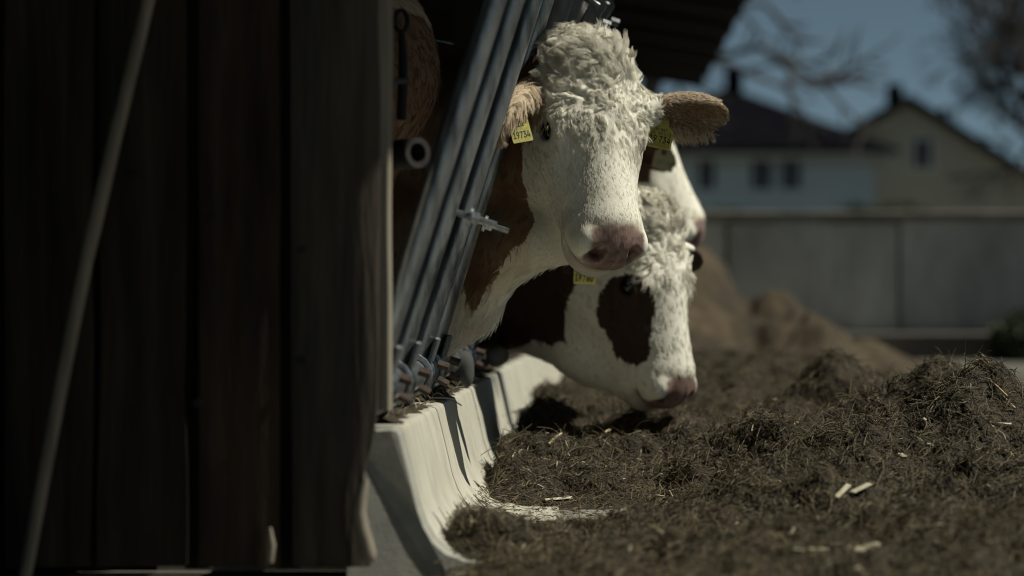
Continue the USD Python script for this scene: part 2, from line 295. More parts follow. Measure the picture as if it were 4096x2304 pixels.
obj('shank', tube([at(1606, 125, 4.25), at(1612, 230, 4.25), at(1612, 330, 4.25), at(1605, 480, 4.25)], [0.006, 0.0085, 0.009, 0.009], 10), 'black_iron', eb, smooth=40)
obj('cross_pin', tube([at(1520, 326, 3.966), at(1622, 322, 4.25)], 0.0062, 10), 'black_iron', eb, smooth=40)

# ---------------------------------------------------------------- plank wall closing the end of the barn
pw = thing('plank_wall', 'dark weathered vertical plank wall closing the barn at the left', 'wall', loc=(-0.5, 3.9, 0))
YP = 3.9
def plank(x0, x1, z0, z1, y, t, mat, seed, notch=None):
    nz, nxx = 60, 8; r = np.random.default_rng(seed)
    zs = np.linspace(z0, z1, nz); wob0 = (fbm(np.c_[zs * 3, np.full(nz, seed), np.zeros(nz)], 4, seed) - .5) * 0.012; wob1 = (fbm(np.c_[zs * 3.3, np.full(nz, seed + 9.), np.zeros(nz)], 4, seed + 3) - .5) * 0.012
    xl, xr = x0 + wob0, x1 + wob1
    if notch is not None:
        xr = xr - notch(zs)
    V, Fs = [], []
    for k, yo in enumerate((y - t, y)):
        for i in range(nz):
            u = np.linspace(0, 1, nxx); xs = xl[i] + (xr[i] - xl[i]) * u
            rel = (fbm(np.c_[xs * 40, np.full(nxx, zs[i] * 1.1), np.full(nxx, seed * 1.7)], 3, seed) - .5) * 0.003 if k == 0 else 0
            edge = 0.006 * (np.maximum(0, 1 - u * 9) + np.maximum(0, 1 - (1 - u) * 9)) if k == 0 else 0
            V.append(np.c_[xs, yo + rel + edge + 0.0 * xs, np.full(nxx, zs[i])])
    V = np.vstack(V); o = nz * nxx; id_ = lambda k, i, j: k * o + i * nxx + j
    for i in range(nz - 1):
        for j in range(nxx - 1):
            a, b, c, d = id_(0, i, j), id_(0, i, j + 1), id_(0, i + 1, j + 1), id_(0, i + 1, j); Fs += [[a, b, c], [a, c, d]]
            a, b, c, d = id_(1, i, j), id_(1, i, j + 1), id_(1, i + 1, j + 1), id_(1, i + 1, j); Fs += [[a, c, b], [a, d, c]]
        for j, s in ((0, 1), (nxx - 1, -1)):
            a, b, c, d = id_(0, i, j), id_(0, i + 1, j), id_(1, i + 1, j), id_(1, i, j); Fs += [[a, b, c], [a, c, d]] if s > 0 else [[a, c, b], [a, d, c]]
    for i, s in ((0, 1), (nz - 1, -1)):
        for j in range(nxx - 1):
            a, b, c, d = id_(0, i, j), id_(1, i, j), id_(1, i, j + 1), id_(0, i, j + 1); Fs += [[a, b, c], [a, c, d]] if s > 0 else [[a, c, b], [a, d, c]]
    return trimesh.Trimesh(V, np.array(Fs), process=False)
def X(px, d=YP): return (px - 2048) * PX * d
def Zp(py, d=YP): return CAM_Z + (1180 - py) * PX * d
zb, zt = Zp(2260), 2.9
notch = lambda zs: np.interp(zs, [Zp(2260), Zp(2180), Zp(2060), Zp(1920), Zp(1800), Zp(1650), Zp(900), 2.9], [0.012, 0.02, 0.034, 0.028, 0.014, 0.006, 0.0, 0.0])
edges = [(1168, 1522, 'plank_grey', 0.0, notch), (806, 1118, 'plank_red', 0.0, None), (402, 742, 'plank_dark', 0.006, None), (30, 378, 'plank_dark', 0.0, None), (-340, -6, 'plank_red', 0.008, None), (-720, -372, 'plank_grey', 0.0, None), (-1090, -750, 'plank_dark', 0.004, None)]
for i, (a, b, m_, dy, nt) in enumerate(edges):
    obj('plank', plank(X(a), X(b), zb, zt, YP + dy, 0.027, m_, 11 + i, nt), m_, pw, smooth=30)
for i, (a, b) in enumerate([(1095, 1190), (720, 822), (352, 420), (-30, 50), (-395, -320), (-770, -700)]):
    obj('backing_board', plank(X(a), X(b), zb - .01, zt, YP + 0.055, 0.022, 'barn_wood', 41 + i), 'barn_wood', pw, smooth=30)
obj('corner_board', plank(X(1480), X(1556), 0.262, zt, YP + 0.068, 0.05, 'pale_wood', 61), 'pale_wood', pw, smooth=30)
for zz_ in (0.5, 1.5): obj('cross_rail', rbox((1.45, 0.06, 0.11), 0.006, frame((X(1440) - .725, YP + .1, zz_), (1, 0, 0), (0, 1, 0), (0, 0, 1))), 'barn_wood', pw)
# knots / nail heads
for (px, py, r) in [(1222, 1440, .0075), (400 * .64, 1590, .007), (800, 1610, .007), (1215, 1000, .005), (860, 870, .005), (560, 700, .006)]:
    p = np.array([X(px), YP - 0.0285, Zp(py)]); obj('nail_head', tube([p + [0, .004, 0], p + [0, -.002, 0]], r, 12), 'black_iron', pw)
sp = [at(x, y, 3.86) for x, y in [(1462, 1915), (1444, 1985), (1436, 2050), (1446, 2110), (1464, 2165), (1476, 2215), (1472, 2245)]]
obj('loose_splinter', tube(sp, [0.006, 0.010, 0.012, 0.0125, 0.012, 0.012, 0.010], 8), 'pale_wood', pw, smooth=True)
obj('splinter', tube([at(1078, 2110, 3.86), at(1088, 2180, 3.86), at(1082, 2250, 3.86)], [.004, .007, .006], 6), 'pale_wood', pw, smooth=True)
fh = [at(x, y, d) for x, y, d in [(640, -170, 3.80), (592, 0, 3.79), (520, 300, 3.77), (452, 580, 3.75), (396, 820, 3.74), (340, 1060, 3.73), (292, 1300, 3.72), (232, 1600, 3.71), (172, 1920, 3.69), (110, 2260, 3.67), (90, 2360, 3.66)]]
tag(obj('fork_handle', tube(fh, [.0105, .0105, .0108, .0112, .0118, .0115, .0112, .011, .0105, .0095, .009], 14), 'pale_wood', smooth=True), 'long pale wooden fork handle leaning against the dark planks', 'handle')

# ---------------------------------------------------------------- the barn: roof with its overhang, posts, back wall
barn = thing('barn', 'dark open barn with a wide roof overhang above the cows', 'barn', loc=(-4, 14, 0))
def roofq(z_add):
    ys = np.linspace(-6, 25, 9); pts = []
    for y in ys:
        xe = 1.20 + 0.0325 * y
        pts.append([[xe, y, 2.70 + z_add], [-9.5, y, 2.70 + z_add + (xe + 9.5) * 0.16]])
    return np.array(pts).reshape(-1, 3)
lo, hi = roofq(0), roofq(0.14); V = np.vstack([lo, hi]); n = len(lo); Fs = []
for i in range(8):
    a = 2 * i; Fs += [[a, a + 1, a + 3], [a, a + 3, a + 2], [n + a, n + a + 3, n + a + 1], [n + a, n + a + 2, n + a + 3], [a, a + 2, n + a + 2], [a, n + a + 2, n + a], [a + 1, n + a + 1, n + a + 3], [a + 1, n + a + 3, a + 3]]
Fs += [[0, n, n + 1], [0, n + 1, 1], [n - 2, n - 1, 2 * n - 1], [n - 2, 2 * n - 1, 2 * n - 2]]
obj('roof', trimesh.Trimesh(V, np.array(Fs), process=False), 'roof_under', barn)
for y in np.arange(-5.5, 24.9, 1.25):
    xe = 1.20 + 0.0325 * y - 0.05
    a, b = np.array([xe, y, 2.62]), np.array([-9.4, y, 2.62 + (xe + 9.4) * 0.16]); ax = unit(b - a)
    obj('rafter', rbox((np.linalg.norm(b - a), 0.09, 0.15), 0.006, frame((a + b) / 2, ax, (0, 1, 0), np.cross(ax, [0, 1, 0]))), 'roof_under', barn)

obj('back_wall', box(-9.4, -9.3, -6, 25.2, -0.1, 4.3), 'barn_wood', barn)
obj('far_gable', box(-9.3, flx(25, -0.5), 25.0, 25.1, -0.1, 2.75), 'barn_wood', barn)
obj('added_side_wall', box(-2.05, -1.98, -6, 3.85, -0.1, 2.95), 'barn_wood', barn)  # unseen wall added to keep daylight off the planks
for y in (8.6, 13.6, 18.6, 23.6): obj('post', rbox((0.16, 0.16, 2.9), 0.01, frame((flx(y, -0.95), y, 1.3), (1, 0, 0), (0, 1, 0), (0, 0, 1))), 'barn_wood', barn)

# ---------------------------------------------------------------- beyond the yard: concrete wall, houses, trees, dung heap
YW = 17.5
cw = thing('concrete_wall', 'long grey stained concrete panel wall across the yard', 'wall', loc=(4, YW, 0))
xs_ = [-1.4, 0.1, 1.55, 2.79, 4.25, 5.7, 7.2, 8.7, 10.2, 11.7]
for i in range(len(xs_) - 1):
    zt_ = 0.995 - 0.012 * (i % 3)
    obj('wall_panel', rbox((xs_[i + 1] - xs_[i] - 0.022, 0.18, zt_ + 0.1), 0.012, frame(((xs_[i] + xs_[i + 1]) / 2, YW + .02 * (i % 2), (zt_ - 0.1) / 2), (1, 0, 0), (0, 1, 0), (0, 0, 1))), 'wall_concrete', cw)
obj('coping', rbox((13.2, 0.24, 0.07), 0.012, frame((5.2, YW, 1.02), (1, 0, 0), (0, 1, 0), (0, 0, 1))), 'wall_dirty', cw)
obj('wall_foot', rbox((13.2, 0.12, 0.20), 0.02, frame((5.2, YW - 0.15, 0.085), (1, 0, 0), (0, 1, 0), (0, 0, 1))), 'yard', cw)

def hip_roof(x0, x1, y0, y1, ze, zr, inset):
    ym = (y0 + y1) / 2; V = np.array([[x0, y0, ze], [x1, y0, ze], [x1, y1, ze], [x0, y1, ze], [x0 + inset, ym, zr], [x1 - inset, ym, zr]], float)
    V2 = V.copy(); V2[:4, 2] -= 0.25
    m = trimesh.Trimesh(np.vstack([V, V2[:4]]), np.array([[0, 1, 5], [0, 5, 4], [1, 2, 5], [2, 3, 4], [2, 4, 5], [3, 0, 4], [0, 6, 7], [0, 7, 1], [1, 7, 8], [1, 8, 2], [2, 8, 9], [2, 9, 3], [3, 9, 6], [3, 6, 0], [6, 8, 7], [6, 9, 8]]), process=False)
    m.fix_normals(); return m
def window(parent, x0, x1, z0, z1, y):
    f = obj('window', cat([box(x0 - .07, x0, y - .08, y + .04, z0 - .07, z1 + .07), box(x1, x1 + .07, y - .08, y + .04, z0 - .07, z1 + .07), box(x0, x1, y - .08, y + .04, z1, z1 + .07), box(x0, x1, y - .08, y + .04, z0 - .07, z0), box((x0 + x1) / 2 - .025, (x0 + x1) / 2 + .025, y - .07, y + .04, z0, z1)]), 'white_frame', parent)
    obj('pane', box(x0 - .01, x1 + .01, y - .03, y - .01, z0 - .01, z1 + .01), 'pane_dark', f)
h1 = thing('house', 'pale blue white house with dark hipped roof and two tall windows', 'house', loc=(10, 110, 0))
obj('wall', box(4.4, 16.5, 110, 122, -0.2, 7.0), 'house_white', h1)
obj('roof', hip_roof(3.2, 17.45, 108.9, 123.1, 7.05, 10.35, 6.9), 'roof_tile', h1)
obj('fascia', box(3.25, 17.4, 108.86, 109.0, 6.55, 6.82), 'house_beige', h1)
obj('chimney', box(10.2, 11.0, 115.2, 116.0, 9.6, 11.3), 'roof_tile', h1)
for a, b in ((3004, 3088), (3122, 3204), (2790, 2860)): window(h1, (a - 2048) * PX * 110, (b - 2048) * PX * 110, CAM_Z + (1180 - 760) * PX * 110, CAM_Z + (1180 - 640) * PX * 110, 110.0)
for a, b in ((3014, 3084), (3128, 3196)): window(h1, (a - 2048) * PX * 110, (b - 2048) * PX * 110, 1.2, 2.6, 110.0)
h2 = thing('house', 'beige gable house with one small window behind the hipped roof house', 'house', loc=(20, 128, 0))
gx_, gz_ = 20.9, 10.6; wl, wr, ez = 13.4, 28.4, 5.9
gp = [(wl, -0.2), (wr, -0.2), (wr, ez), (gx_, gz_), (wl, ez)]
obj('wall', prism(gp, (0, 128, 0), (0, 139, 0)), 'house_beige', h2)
for s, xe in ((-1, wl - 0.6), (1, wr + 0.8)):
    sl = (gz_ - ez) / (gx_ - wl) if s < 0 else (gz_ - ez) / (wr - gx_)
    ze_ = gz_ - abs(xe - gx_) * sl
    obj('roof', prism([(gx_, gz_ + .02), (gx_, gz_ + .42), (xe, ze_ + .42), (xe, ze_ + .02)], (0, 127.0, 0), (0, 139.8, 0)), 'roof_tile', h2)
obj('chimney', box(20.4, 21.2, 131, 131.8, 10.2, 11.9), 'roof_tile', h2)
obj('vent_pipe', tube([[23.4, 131, 9.0], [23.4, 131, 10.6]], 0.22, 10), 'roof_tile', h2)
window(h2, (3652 - 2048) * PX * 128, (3726 - 2048) * PX * 128, CAM_Z + (1180 - 672) * PX * 128, CAM_Z + (1180 - 556) * PX * 128, 128.0)

# dung heap before the wall
def heap(name, cx, cy, peaks, half, res, mat, seed, rough):
    gx, gy = np.meshgrid(np.arange(cx - half[0], cx + half[0], res), np.arange(cy - half[1], cy + half[1], res), indexing='ij')
    z = np.zeros_like(gx)
    for (x, y, h, sx, sy) in peaks: z = np.maximum(z, h * np.exp(-(np.abs((gx - x) / sx) ** 2.2 + np.abs((gy - y) / sy) ** 2.2)))
    P = np.stack([gx, gy, z], -1); z = z + (fbm(P * rough, 5, seed) - .5) * 0.42 * np.clip(z * 4, 0, 1) - 0.05
    n, m = gx.shape; i = np.arange((n - 1) * (m - 1)); a = (i // (m - 1)) * m + i % (m - 1)
    Fq = np.c_[a, a + m, a + m + 1, a + 1]
    return np.c_[gx.ravel(), gy.ravel(), z.ravel()], np.vstack([Fq[:, :3], Fq[:, [0, 2, 3]]])
tag(obj('dung_heap', heap('dung_heap', 0.9, 13.6, [(0.85, 13.6, 0.80, 0.62, 0.9), (1.42, 13.4, 0.46, 0.45, 0.8), (0.2, 13.9, 0.7, 0.6, 0.9), (1.85, 13.2, 0.24, 0.45, 0.7), (2.3, 13.0, 0.12, 0.4, 0.6)], (2.2, 2.4), 0.022, 'dung', 8, 4.2), 'dung', smooth=True), 'big brown heap standing before the grey concrete wall', 'heap')
# shrubs and hedge behind the wall
def leafy(name, c, size, n, leaf, seed, label, cat_, mat='leaf', stem=True):
    r = np.random.default_rng(seed); t = thing(name, label, cat_, loc=(c[0], c[1], 0))
    d = unit(r.normal(size=(n, 3))); rad = r.uniform(.55, 1.05, n) ** .5 * (0.7 + 0.6 * fbm(d * 2.2 + seed, 3, seed)); p = np.array(c) + d * rad[:, None] * np.array(size)
    a = unit(r.normal(size=(n, 3))) * leaf; b = unit(np.cross(a, r.normal(size=(n, 3)))) * leaf * .6
    V = np.stack([p - a, p - b, p + a, p + b], 1).reshape(-1, 3); i = np.arange(n)[:, None] * 4
    obj('crown', (V, np.vstack([i + [0, 1, 2], i + [0, 2, 3]])), mat, t)
    if stem: obj('stem', tube([[c[0], c[1], -0.05], [c[0] + .05, c[1], c[2]]], [size[2] * .08, size[2] * .05], 8), 'bark', t)
for k, x in enumerate(np.linspace(2.6, 6.0, 4)):
    leafy('hedge_shrub', (x * 6.0 - 7, 100, 2.0 + .3 * (k % 2)), (3.4, 2.0, 1.9), 5000, 0.16, 70 + k, ['dark green hedge shrub below the left end of the pale house', 'dark green hedge shrub below the two tall windows', 'dark green hedge shrub below the corner of the pale house', 'dark green hedge shrub before the beige gable house'][k], 'shrub')
leafy('shrub', (3.62, 16.9, 0.12), (0.28, 0.3, 0.22), 2500, 0.03, 91, 'low dark shrub at the foot of the concrete wall at the far right', 'shrub')

# trees: trunk, limbs and twigs from one branching rule
def tree(name, label, p, d0, L, r0, seed, depth=6, spread=0.55, droop=0.0, shrink=.76):
    r = np.random.default_rng(seed); t = thing(name, label, 'tree', loc=tuple(p)); limbs, tw, tww = [], [], []
    def grow(p, d, L, rad, k):
        pts = [p]; dd = d
        for i in range(4):
            dd = unit(dd + r.normal(size=3) * 0.13 + np.array([0, 0, 0.05 - droop * (depth - k) * .1 if k < depth else 0])); pts.append(pts[-1] + dd * L / 4)
        if k >= depth - 2: limbs.append((np.array(pts), np.linspace(rad, rad * .7, 5)))
        else: tw.append(pts); tww.append(np.linspace(rad * 2.6, rad * 1.5, 5))
        if k == 0: return
        nb = 3 if k > 1 else 4
        for j in range(nb):
            a = unit(np.cross(dd, r.normal(size=3))); q = pts[-1] if j < 2 else pts[2 + j % 2]
            grow(q, unit(dd * (1 - spread * .55) + a * spread * r.uniform(.7, 1.3)), L * r.uniform(shrink - .08, shrink + .08), rad * .62, k - 1)
    grow(np.array(p, float), unit(np.array(d0, float)), L, r0, depth)
    obj('trunk', tube(*limbs[0], 12), 'bark', t, smooth=True)
    for pp, rr in limbs[1:]: obj('limb', tube(pp, rr, 8), 'bark', t, smooth=True)
    tag(curves('twigs', np.array(tw), np.array(tww), 'twig', t), kind='stuff')
tree('bare_tree', 'dark bare tree with dense twigs at the upper right corner', (15.7, 60, -0.1), (-.10, 0, 1), 3.0, 0.30, 4, depth=7, spread=.62, droop=.02)
tree('bare_tree', 'bare tree behind the barn roof whose thin twigs hang into the sky', (2.2, 47, -0.1), (.03, 0, 1), 4.7, 0.22, 12, depth=5, spread=.70, droop=.10, shrink=.66)
def averager(m):
    E = m.edges_unique; n = len(m.vertices); A = coo_matrix((np.ones(2 * len(E)), (np.r_[E[:, 0], E[:, 1]], np.r_[E[:, 1], E[:, 0]])), shape=(n, n)).tocsr()
    return diags(1 / np.maximum(np.asarray(A.sum(1)).ravel(), 1)) @ A
def taubin(m, times=6, lamb=.5, nu=.53):
    A = averager(m); V = np.array(m.vertices)
    for i in range(2 * times): V = V + (A @ V - V) * (lamb if i % 2 == 0 else -nu)
    m.vertices = V; return m
def despike(m, k=0.8, times=3):
    A = averager(m); V = np.array(m.vertices); E = m.edges_unique
    for _ in range(times):
        l = np.linalg.norm(V[E[:, 0]] - V[E[:, 1]], axis=1); avg = A @ V; bad = np.linalg.norm(V - avg, axis=1) > k * np.median(l); V[bad] = avg[bad]
    m.vertices = V; return m
# ---------------------------------------------------------------- cows: one continuous body each, from blended volumes
class Field:
    def __init__(s, xs, ys, zs):
        s.ax = [np.asarray(a, np.float32) for a in (xs, ys, zs)]; s.D = np.full([len(a) for a in s.ax], 1.0, np.float32)
    def _sub(s, lo, hi, pad):
        sl = [slice(max(np.searchsorted(a, l - pad) - 1, 0), np.searchsorted(a, h + pad) + 1) for a, l, h in zip(s.ax, lo, hi)]
        P = np.meshgrid(*[a[q] for a, q in zip(s.ax, sl)], indexing='ij'); return tuple(sl), P
    def put(s, fn, lo, hi, k, op='add'):
        sl, P = s._sub(lo, hi, max(k, 0.03) + 0.03)
        if 0 in P[0].shape: return
        d = fn(*P).astype(np.float32); o = s.D[sl]
        if op == 'add': h = np.maximum(k - np.abs(o - d), 0) / k; s.D[sl] = np.minimum(o, d) - h * h * k * .25
        else: h = np.maximum(k - np.abs(o + d), 0) / k; s.D[sl] = np.maximum(o, -d) + h * h * k * .25
    def cone(s, a, b, ra, rb, k=0.04, op='add'):
        a, b = np.asarray(a, float), np.asarray(b, float); ab = b - a; L2 = ab @ ab; R = max(ra, rb)
        def fn(x, y, z):
            t = np.clip(((x - a[0]) * ab[0] + (y - a[1]) * ab[1] + (z - a[2]) * ab[2]) / L2, 0, 1)
            return np.sqrt((x - a[0] - t * ab[0]) ** 2 + (y - a[1] - t * ab[1]) ** 2 + (z - a[2] - t * ab[2]) ** 2) - (ra + (rb - ra) * t)
        s.put(fn, np.minimum(a, b) - R, np.maximum(a, b) + R, k, op)
    def ell(s, c, r, R=np.eye(3), k=0.04, op='add'):          # R: rows are the axes
        c, r, R = np.asarray(c, float), np.asarray(r, float), np.asarray(R, float)
        def fn(x, y, z):
            X, Y, Z = x - c[0], y - c[1], z - c[2]; u = [R[i, 0] * X + R[i, 1] * Y + R[i, 2] * Z for i in range(3)]
            k0 = np.sqrt(sum((u[i] / r[i]) ** 2 for i in range(3))); k1 = np.sqrt(sum((u[i] / r[i] ** 2) ** 2 for i in range(3)))
            return k0 * (k0 - 1) / np.maximum(k1, 1e-6)
        e = np.sqrt(((R * r[:, None]) ** 2).sum(0)); s.put(fn, c - e, c + e, k, op)
    def mesh(s):
        D = s.D; S = D < 0; c = np.zeros([n - 1 for n in D.shape], np.uint8); co = [(i, j, k) for i in (0, 1) for j in (0, 1) for k in (0, 1)]
        sl = lambda o: tuple(slice(q, D.shape[t] - 1 + q) for t, q in enumerate(o))
        for o in co: c += S[sl(o)]
        act = (c > 0) & (c < 8); ids = np.argwhere(act); idx = np.full(act.shape, -1, np.int32); idx[act] = np.arange(len(ids))
        acc, cnt = np.zeros((len(ids), 3)), np.zeros(len(ids))
        pos = lambda o: np.stack([s.ax[t][ids[:, t] + o[t]] for t in range(3)], 1)
        val = {o: D[ids[:, 0] + o[0], ids[:, 1] + o[1], ids[:, 2] + o[2]] for o in co}
        for a in co:
            for t in range(3):
                if a[t] == 0:
                    b = tuple(1 if q == t else a[q] for q in range(3)); va, vb = val[a], val[b]; m = (va < 0) != (vb < 0)
                    w = (va[m] / (va[m] - vb[m]))[:, None]; acc[m] += pos(a)[m] * (1 - w) + pos(b)[m] * w; cnt[m] += 1
        V = acc / cnt[:, None]; F = []
        for t in range(3):
            u, v = (t + 1) % 3, (t + 2) % 3
            A = [slice(None)] * 3; B = [slice(None)] * 3; A[t], B[t] = slice(0, -1), slice(1, None)
            for q in (u, v): A[q] = B[q] = slice(1, -1)
            s0, s1 = S[tuple(A)], S[tuple(B)]; e = np.argwhere(s0 != s1); ins = s0[s0 != s1]
            e[:, u] += 1; e[:, v] += 1
            def cell(du, dv):
                q = e.copy(); q[:, u] -= du; q[:, v] -= dv; return idx[q[:, 0], q[:, 1], q[:, 2]]
            Q = np.stack([cell(1, 1), cell(0, 1), cell(0, 0), cell(1, 0)], 1); Q[~ins] = Q[~ins][:, ::-1]; F.append(Q)
        Q = np.vstack(F); F = np.vstack([Q[:, [0, 1, 2]], Q[:, [0, 2, 3]]])
        m = trimesh.Trimesh(V, F, process=False)
        parts = trimesh.graph.connected_component_labels(m.face_adjacency, node_count=len(F)); keep = np.bincount(parts).argmax()
        m.update_faces(parts == keep); m.remove_unreferenced_vertices()
        return taubin(m)
def stretch(lo, hi, a, b, h, grow=1.10, most=0.035):          # spacing h between a and b, growing outside
    c = list(np.arange(a, b + h, h)); q = h
    while c[-1] < hi: q = min(q * grow, most); c.append(c[-1] + q)
    q = h
    while c[0] > lo: q = min(q * grow, most); c.insert(0, c[0] - q)
    return np.array(c)
class Head:
    def __init__(s, o, yaw, pitch, roll=0.0, size=1.0, ka=0.9):
        s.ka = ka
        y, p, r = map(math.radians, (yaw, pitch, roll))
        A = np.array([math.sin(p) * math.sin(y), -math.sin(p) * math.cos(y), -math.cos(p)]); N = np.array([math.cos(p) * math.sin(y), -math.cos(p) * math.cos(y), math.sin(p)])
        W = np.cross(N, A); W = W * np.sign(W @ [math.cos(y), math.sin(y), 0])
        A, W = A * math.cos(r) + W * math.sin(r), W * math.cos(r) - A * math.sin(r)
        s.o, s.A, s.N, s.W, s.k = np.array(o, float), A, N, W, size; s.R = np.stack([A, W, N])
    def __call__(s, a, w, n): return s.o + s.k * (a * s.ka * s.A + w * s.W + n * s.N)
    def local(s, P): q = (np.asarray(P) - s.o) / s.k; return q @ s.A / s.ka, q @ s.W, q @ s.N
def build_head(F, H):
    E = lambda c, r, k=0.03, op='add', R=None: F.ell(H(*c), np.array(r) * [H.k * H.ka, H.k, H.k], H.R if R is None else R, k, op)
    C = lambda a, b, ra, rb, k=0.03, op='add': F.cone(H(*a), H(*b), ra * H.k, rb * H.k, k, op)
    E((.07, 0, -.09), (.12, .092, .092)); E((-.012, 0, -.075), (.06, .066, .062), .05); E((.115, 0, -.062), (.15, .103, .060), .04)
    for s in (-1, 1):
        E((.168, .079 * s, -.062), (.047, .036, .040), .03)
        C((.10, .080 * s, -.045), (.165, .092 * s, -.042), .022, .018, .03)
    C((.16, 0, -.060), (.40, 0, -.054), .064, .052, .05)
    for s in (-1, 1):
        C((.20, .05 * s, -.105), (.385, .030 * s, -.085), .058, .046, .05)
        E((.155, .070 * s, -.165), (.115, .042, .095), .06)
        C((.14, .055 * s, -.215), (.40, .024 * s, -.128), .050, .030, .05)
        C((.215, .083 * s, -.095), (.33, .060 * s, -.078), .022, .012, .03)
    C((.02, 0, -.15), (.12, 0, -.19), .085, .075, .06)
    E((.424, 0, -.080), (.066, .079, .060), .035); E((.460, 0, -.076), (.042, .063, .048), .03); E((.430, 0, -.142), (.066, .064, .034), .018)
    for s in (-1, 1):
        E((.452, .060 * s, -.060), (.030, .022, .028), .02)
        C((.480, .036 * s, -.042), (.492, .052 * s, -.068), .0095, .0135, .010, 'sub')
        C((.488, .043 * s, -.054), (.470, .035 * s, -.077), .011, .008, .010, 'sub')
        E((.176, .113 * s, -.060), (.025, .012, .020), .010, 'sub')
        for (a, n) in ((-.022, 0.010), (-.008, .022), (.010, .022)): C((.176 + a, .100 * s, -.060 + n * 1.1), (.176 + a + .013, .100 * s, -.060 + n * 1.0), .0085, .0085, .012)
def mouth(H, V, N):                  # the mouth line and the groove of the nose, pressed into the surface
    a, w, n = H.local(V); line = -.117 + .012 * sstep(a, .44, .36); q = np.exp(-((n - line) / .0055) ** 2) * sstep(a, .335, .375)
    g = np.exp(-(w / .004) ** 2) * sstep(a, .46, .49) * sstep(n, -.11, -.10); return -(q * .0065 + g * .004), q
def ear(F, base_, tip, openn, width, thick=0.013, cup=0.6):
    b, t = np.asarray(base_, float), np.asarray(tip, float); e = unit(t - b); o = unit(openn - e * (openn @ e)); w = np.cross(e, o); L = np.linalg.norm(t - b); R = np.stack([e, w, o]); c = b + e * L * .53
    F.cone(b - e * .03, b + e * L * .3, .030, .026, .03)
    F.ell(c, (L * .52, width / 2, 0.030), R, 0.02)
    F.ell(c + e * .012 + o * 0.024, (L * .44, width / 2 * .80, 0.030), R, 0.012, 'sub')
    return e, w, o
def normals(m):
    v, f, n = meshkit.arrays((m.vertices, m.faces), True); return n
def inpoly(x, y, poly):
    poly = np.asarray(poly, float); inside = np.zeros(len(x), bool); j = len(poly) - 1
    for i in range(len(poly)):
        a, b = poly[i], poly[j]; c = ((a[1] > y) != (b[1] > y)) & (x < (b[0] - a[0]) * (y - a[1]) / (b[1] - a[1] + 1e-12) + a[0]); inside ^= c; j = i
    return inside
WHITE, CREAM, BROWN, DARK, PINK = np.array([.70, .67, .57]), np.array([.50, .40, .28]), np.array([.11, .052, .020]), np.array([.036, .018, .009]), np.array([.215, .140, .118])
def mixc(c, w, col): return c * (1 - w[:, None]) + np.asarray(col) * w[:, None]
def sstep(x, a, b): t = np.clip((x - a) / (b - a), 0, 1); return t * t * (3 - 2 * t)
def jag(P, f=30.0, amp=0.02, seed=0): return (fbm(P * [f, f, f * .35], 3, seed) - .5) * 2 * amp
def face_colour(H, V, col):
    a, w, n = H.local(V); r = (fbm(V * 60, 3, 2) - .5)
    top = .424 + .25 * np.maximum(np.abs(w) - .035, 0); nose = sstep(a + r * .02 - top, 0, .014) * sstep(n, -.128, -.112) * sstep(np.abs(w), .068, .056)
    lip = sstep(a, .42, .46) * sstep(-n, .10, .118) * .55
    col = mixc(col, np.clip(lip, 0, 1), PINK * .8 + .06); col = mixc(col, nose, PINK * (1 + .0)); blot = nose * sstep(fbm(V * 85, 4, 5), .5, .62)
    col = mixc(col, blot * .75, (.115, .072, .056))
    crest = sstep(a, .414, .424) * sstep(-a, -.446, -.430) * sstep(-n, .0, .02) * sstep(n, -.055, -.03) * sstep(np.abs(w), .065, .05); col = mixc(col, crest * .55, (.42, .33, .22))
    d = np.sqrt((a - .487) ** 2 + (np.abs(w) - .043) ** 2 + (n + .057) ** 2); col = mixc(col, sstep(-d, -.022, -.012) * .8, (.10, .05, .045))
    ey = np.sqrt(((a - .176) / 1.3) ** 2 + (n + .062) ** 2 + ((np.abs(w) - .107) * .7) ** 2); col = mixc(col, sstep(-ey, -.024, -.016) * .6, (.13, .09, .075)); col = mixc(col, sstep(-ey, -.042, -.024) * sstep(a, .17, .2) * .5, PINK)
    return col, np.clip(nose * .9 + sstep(-d, -.02, -.01), 0, 1)
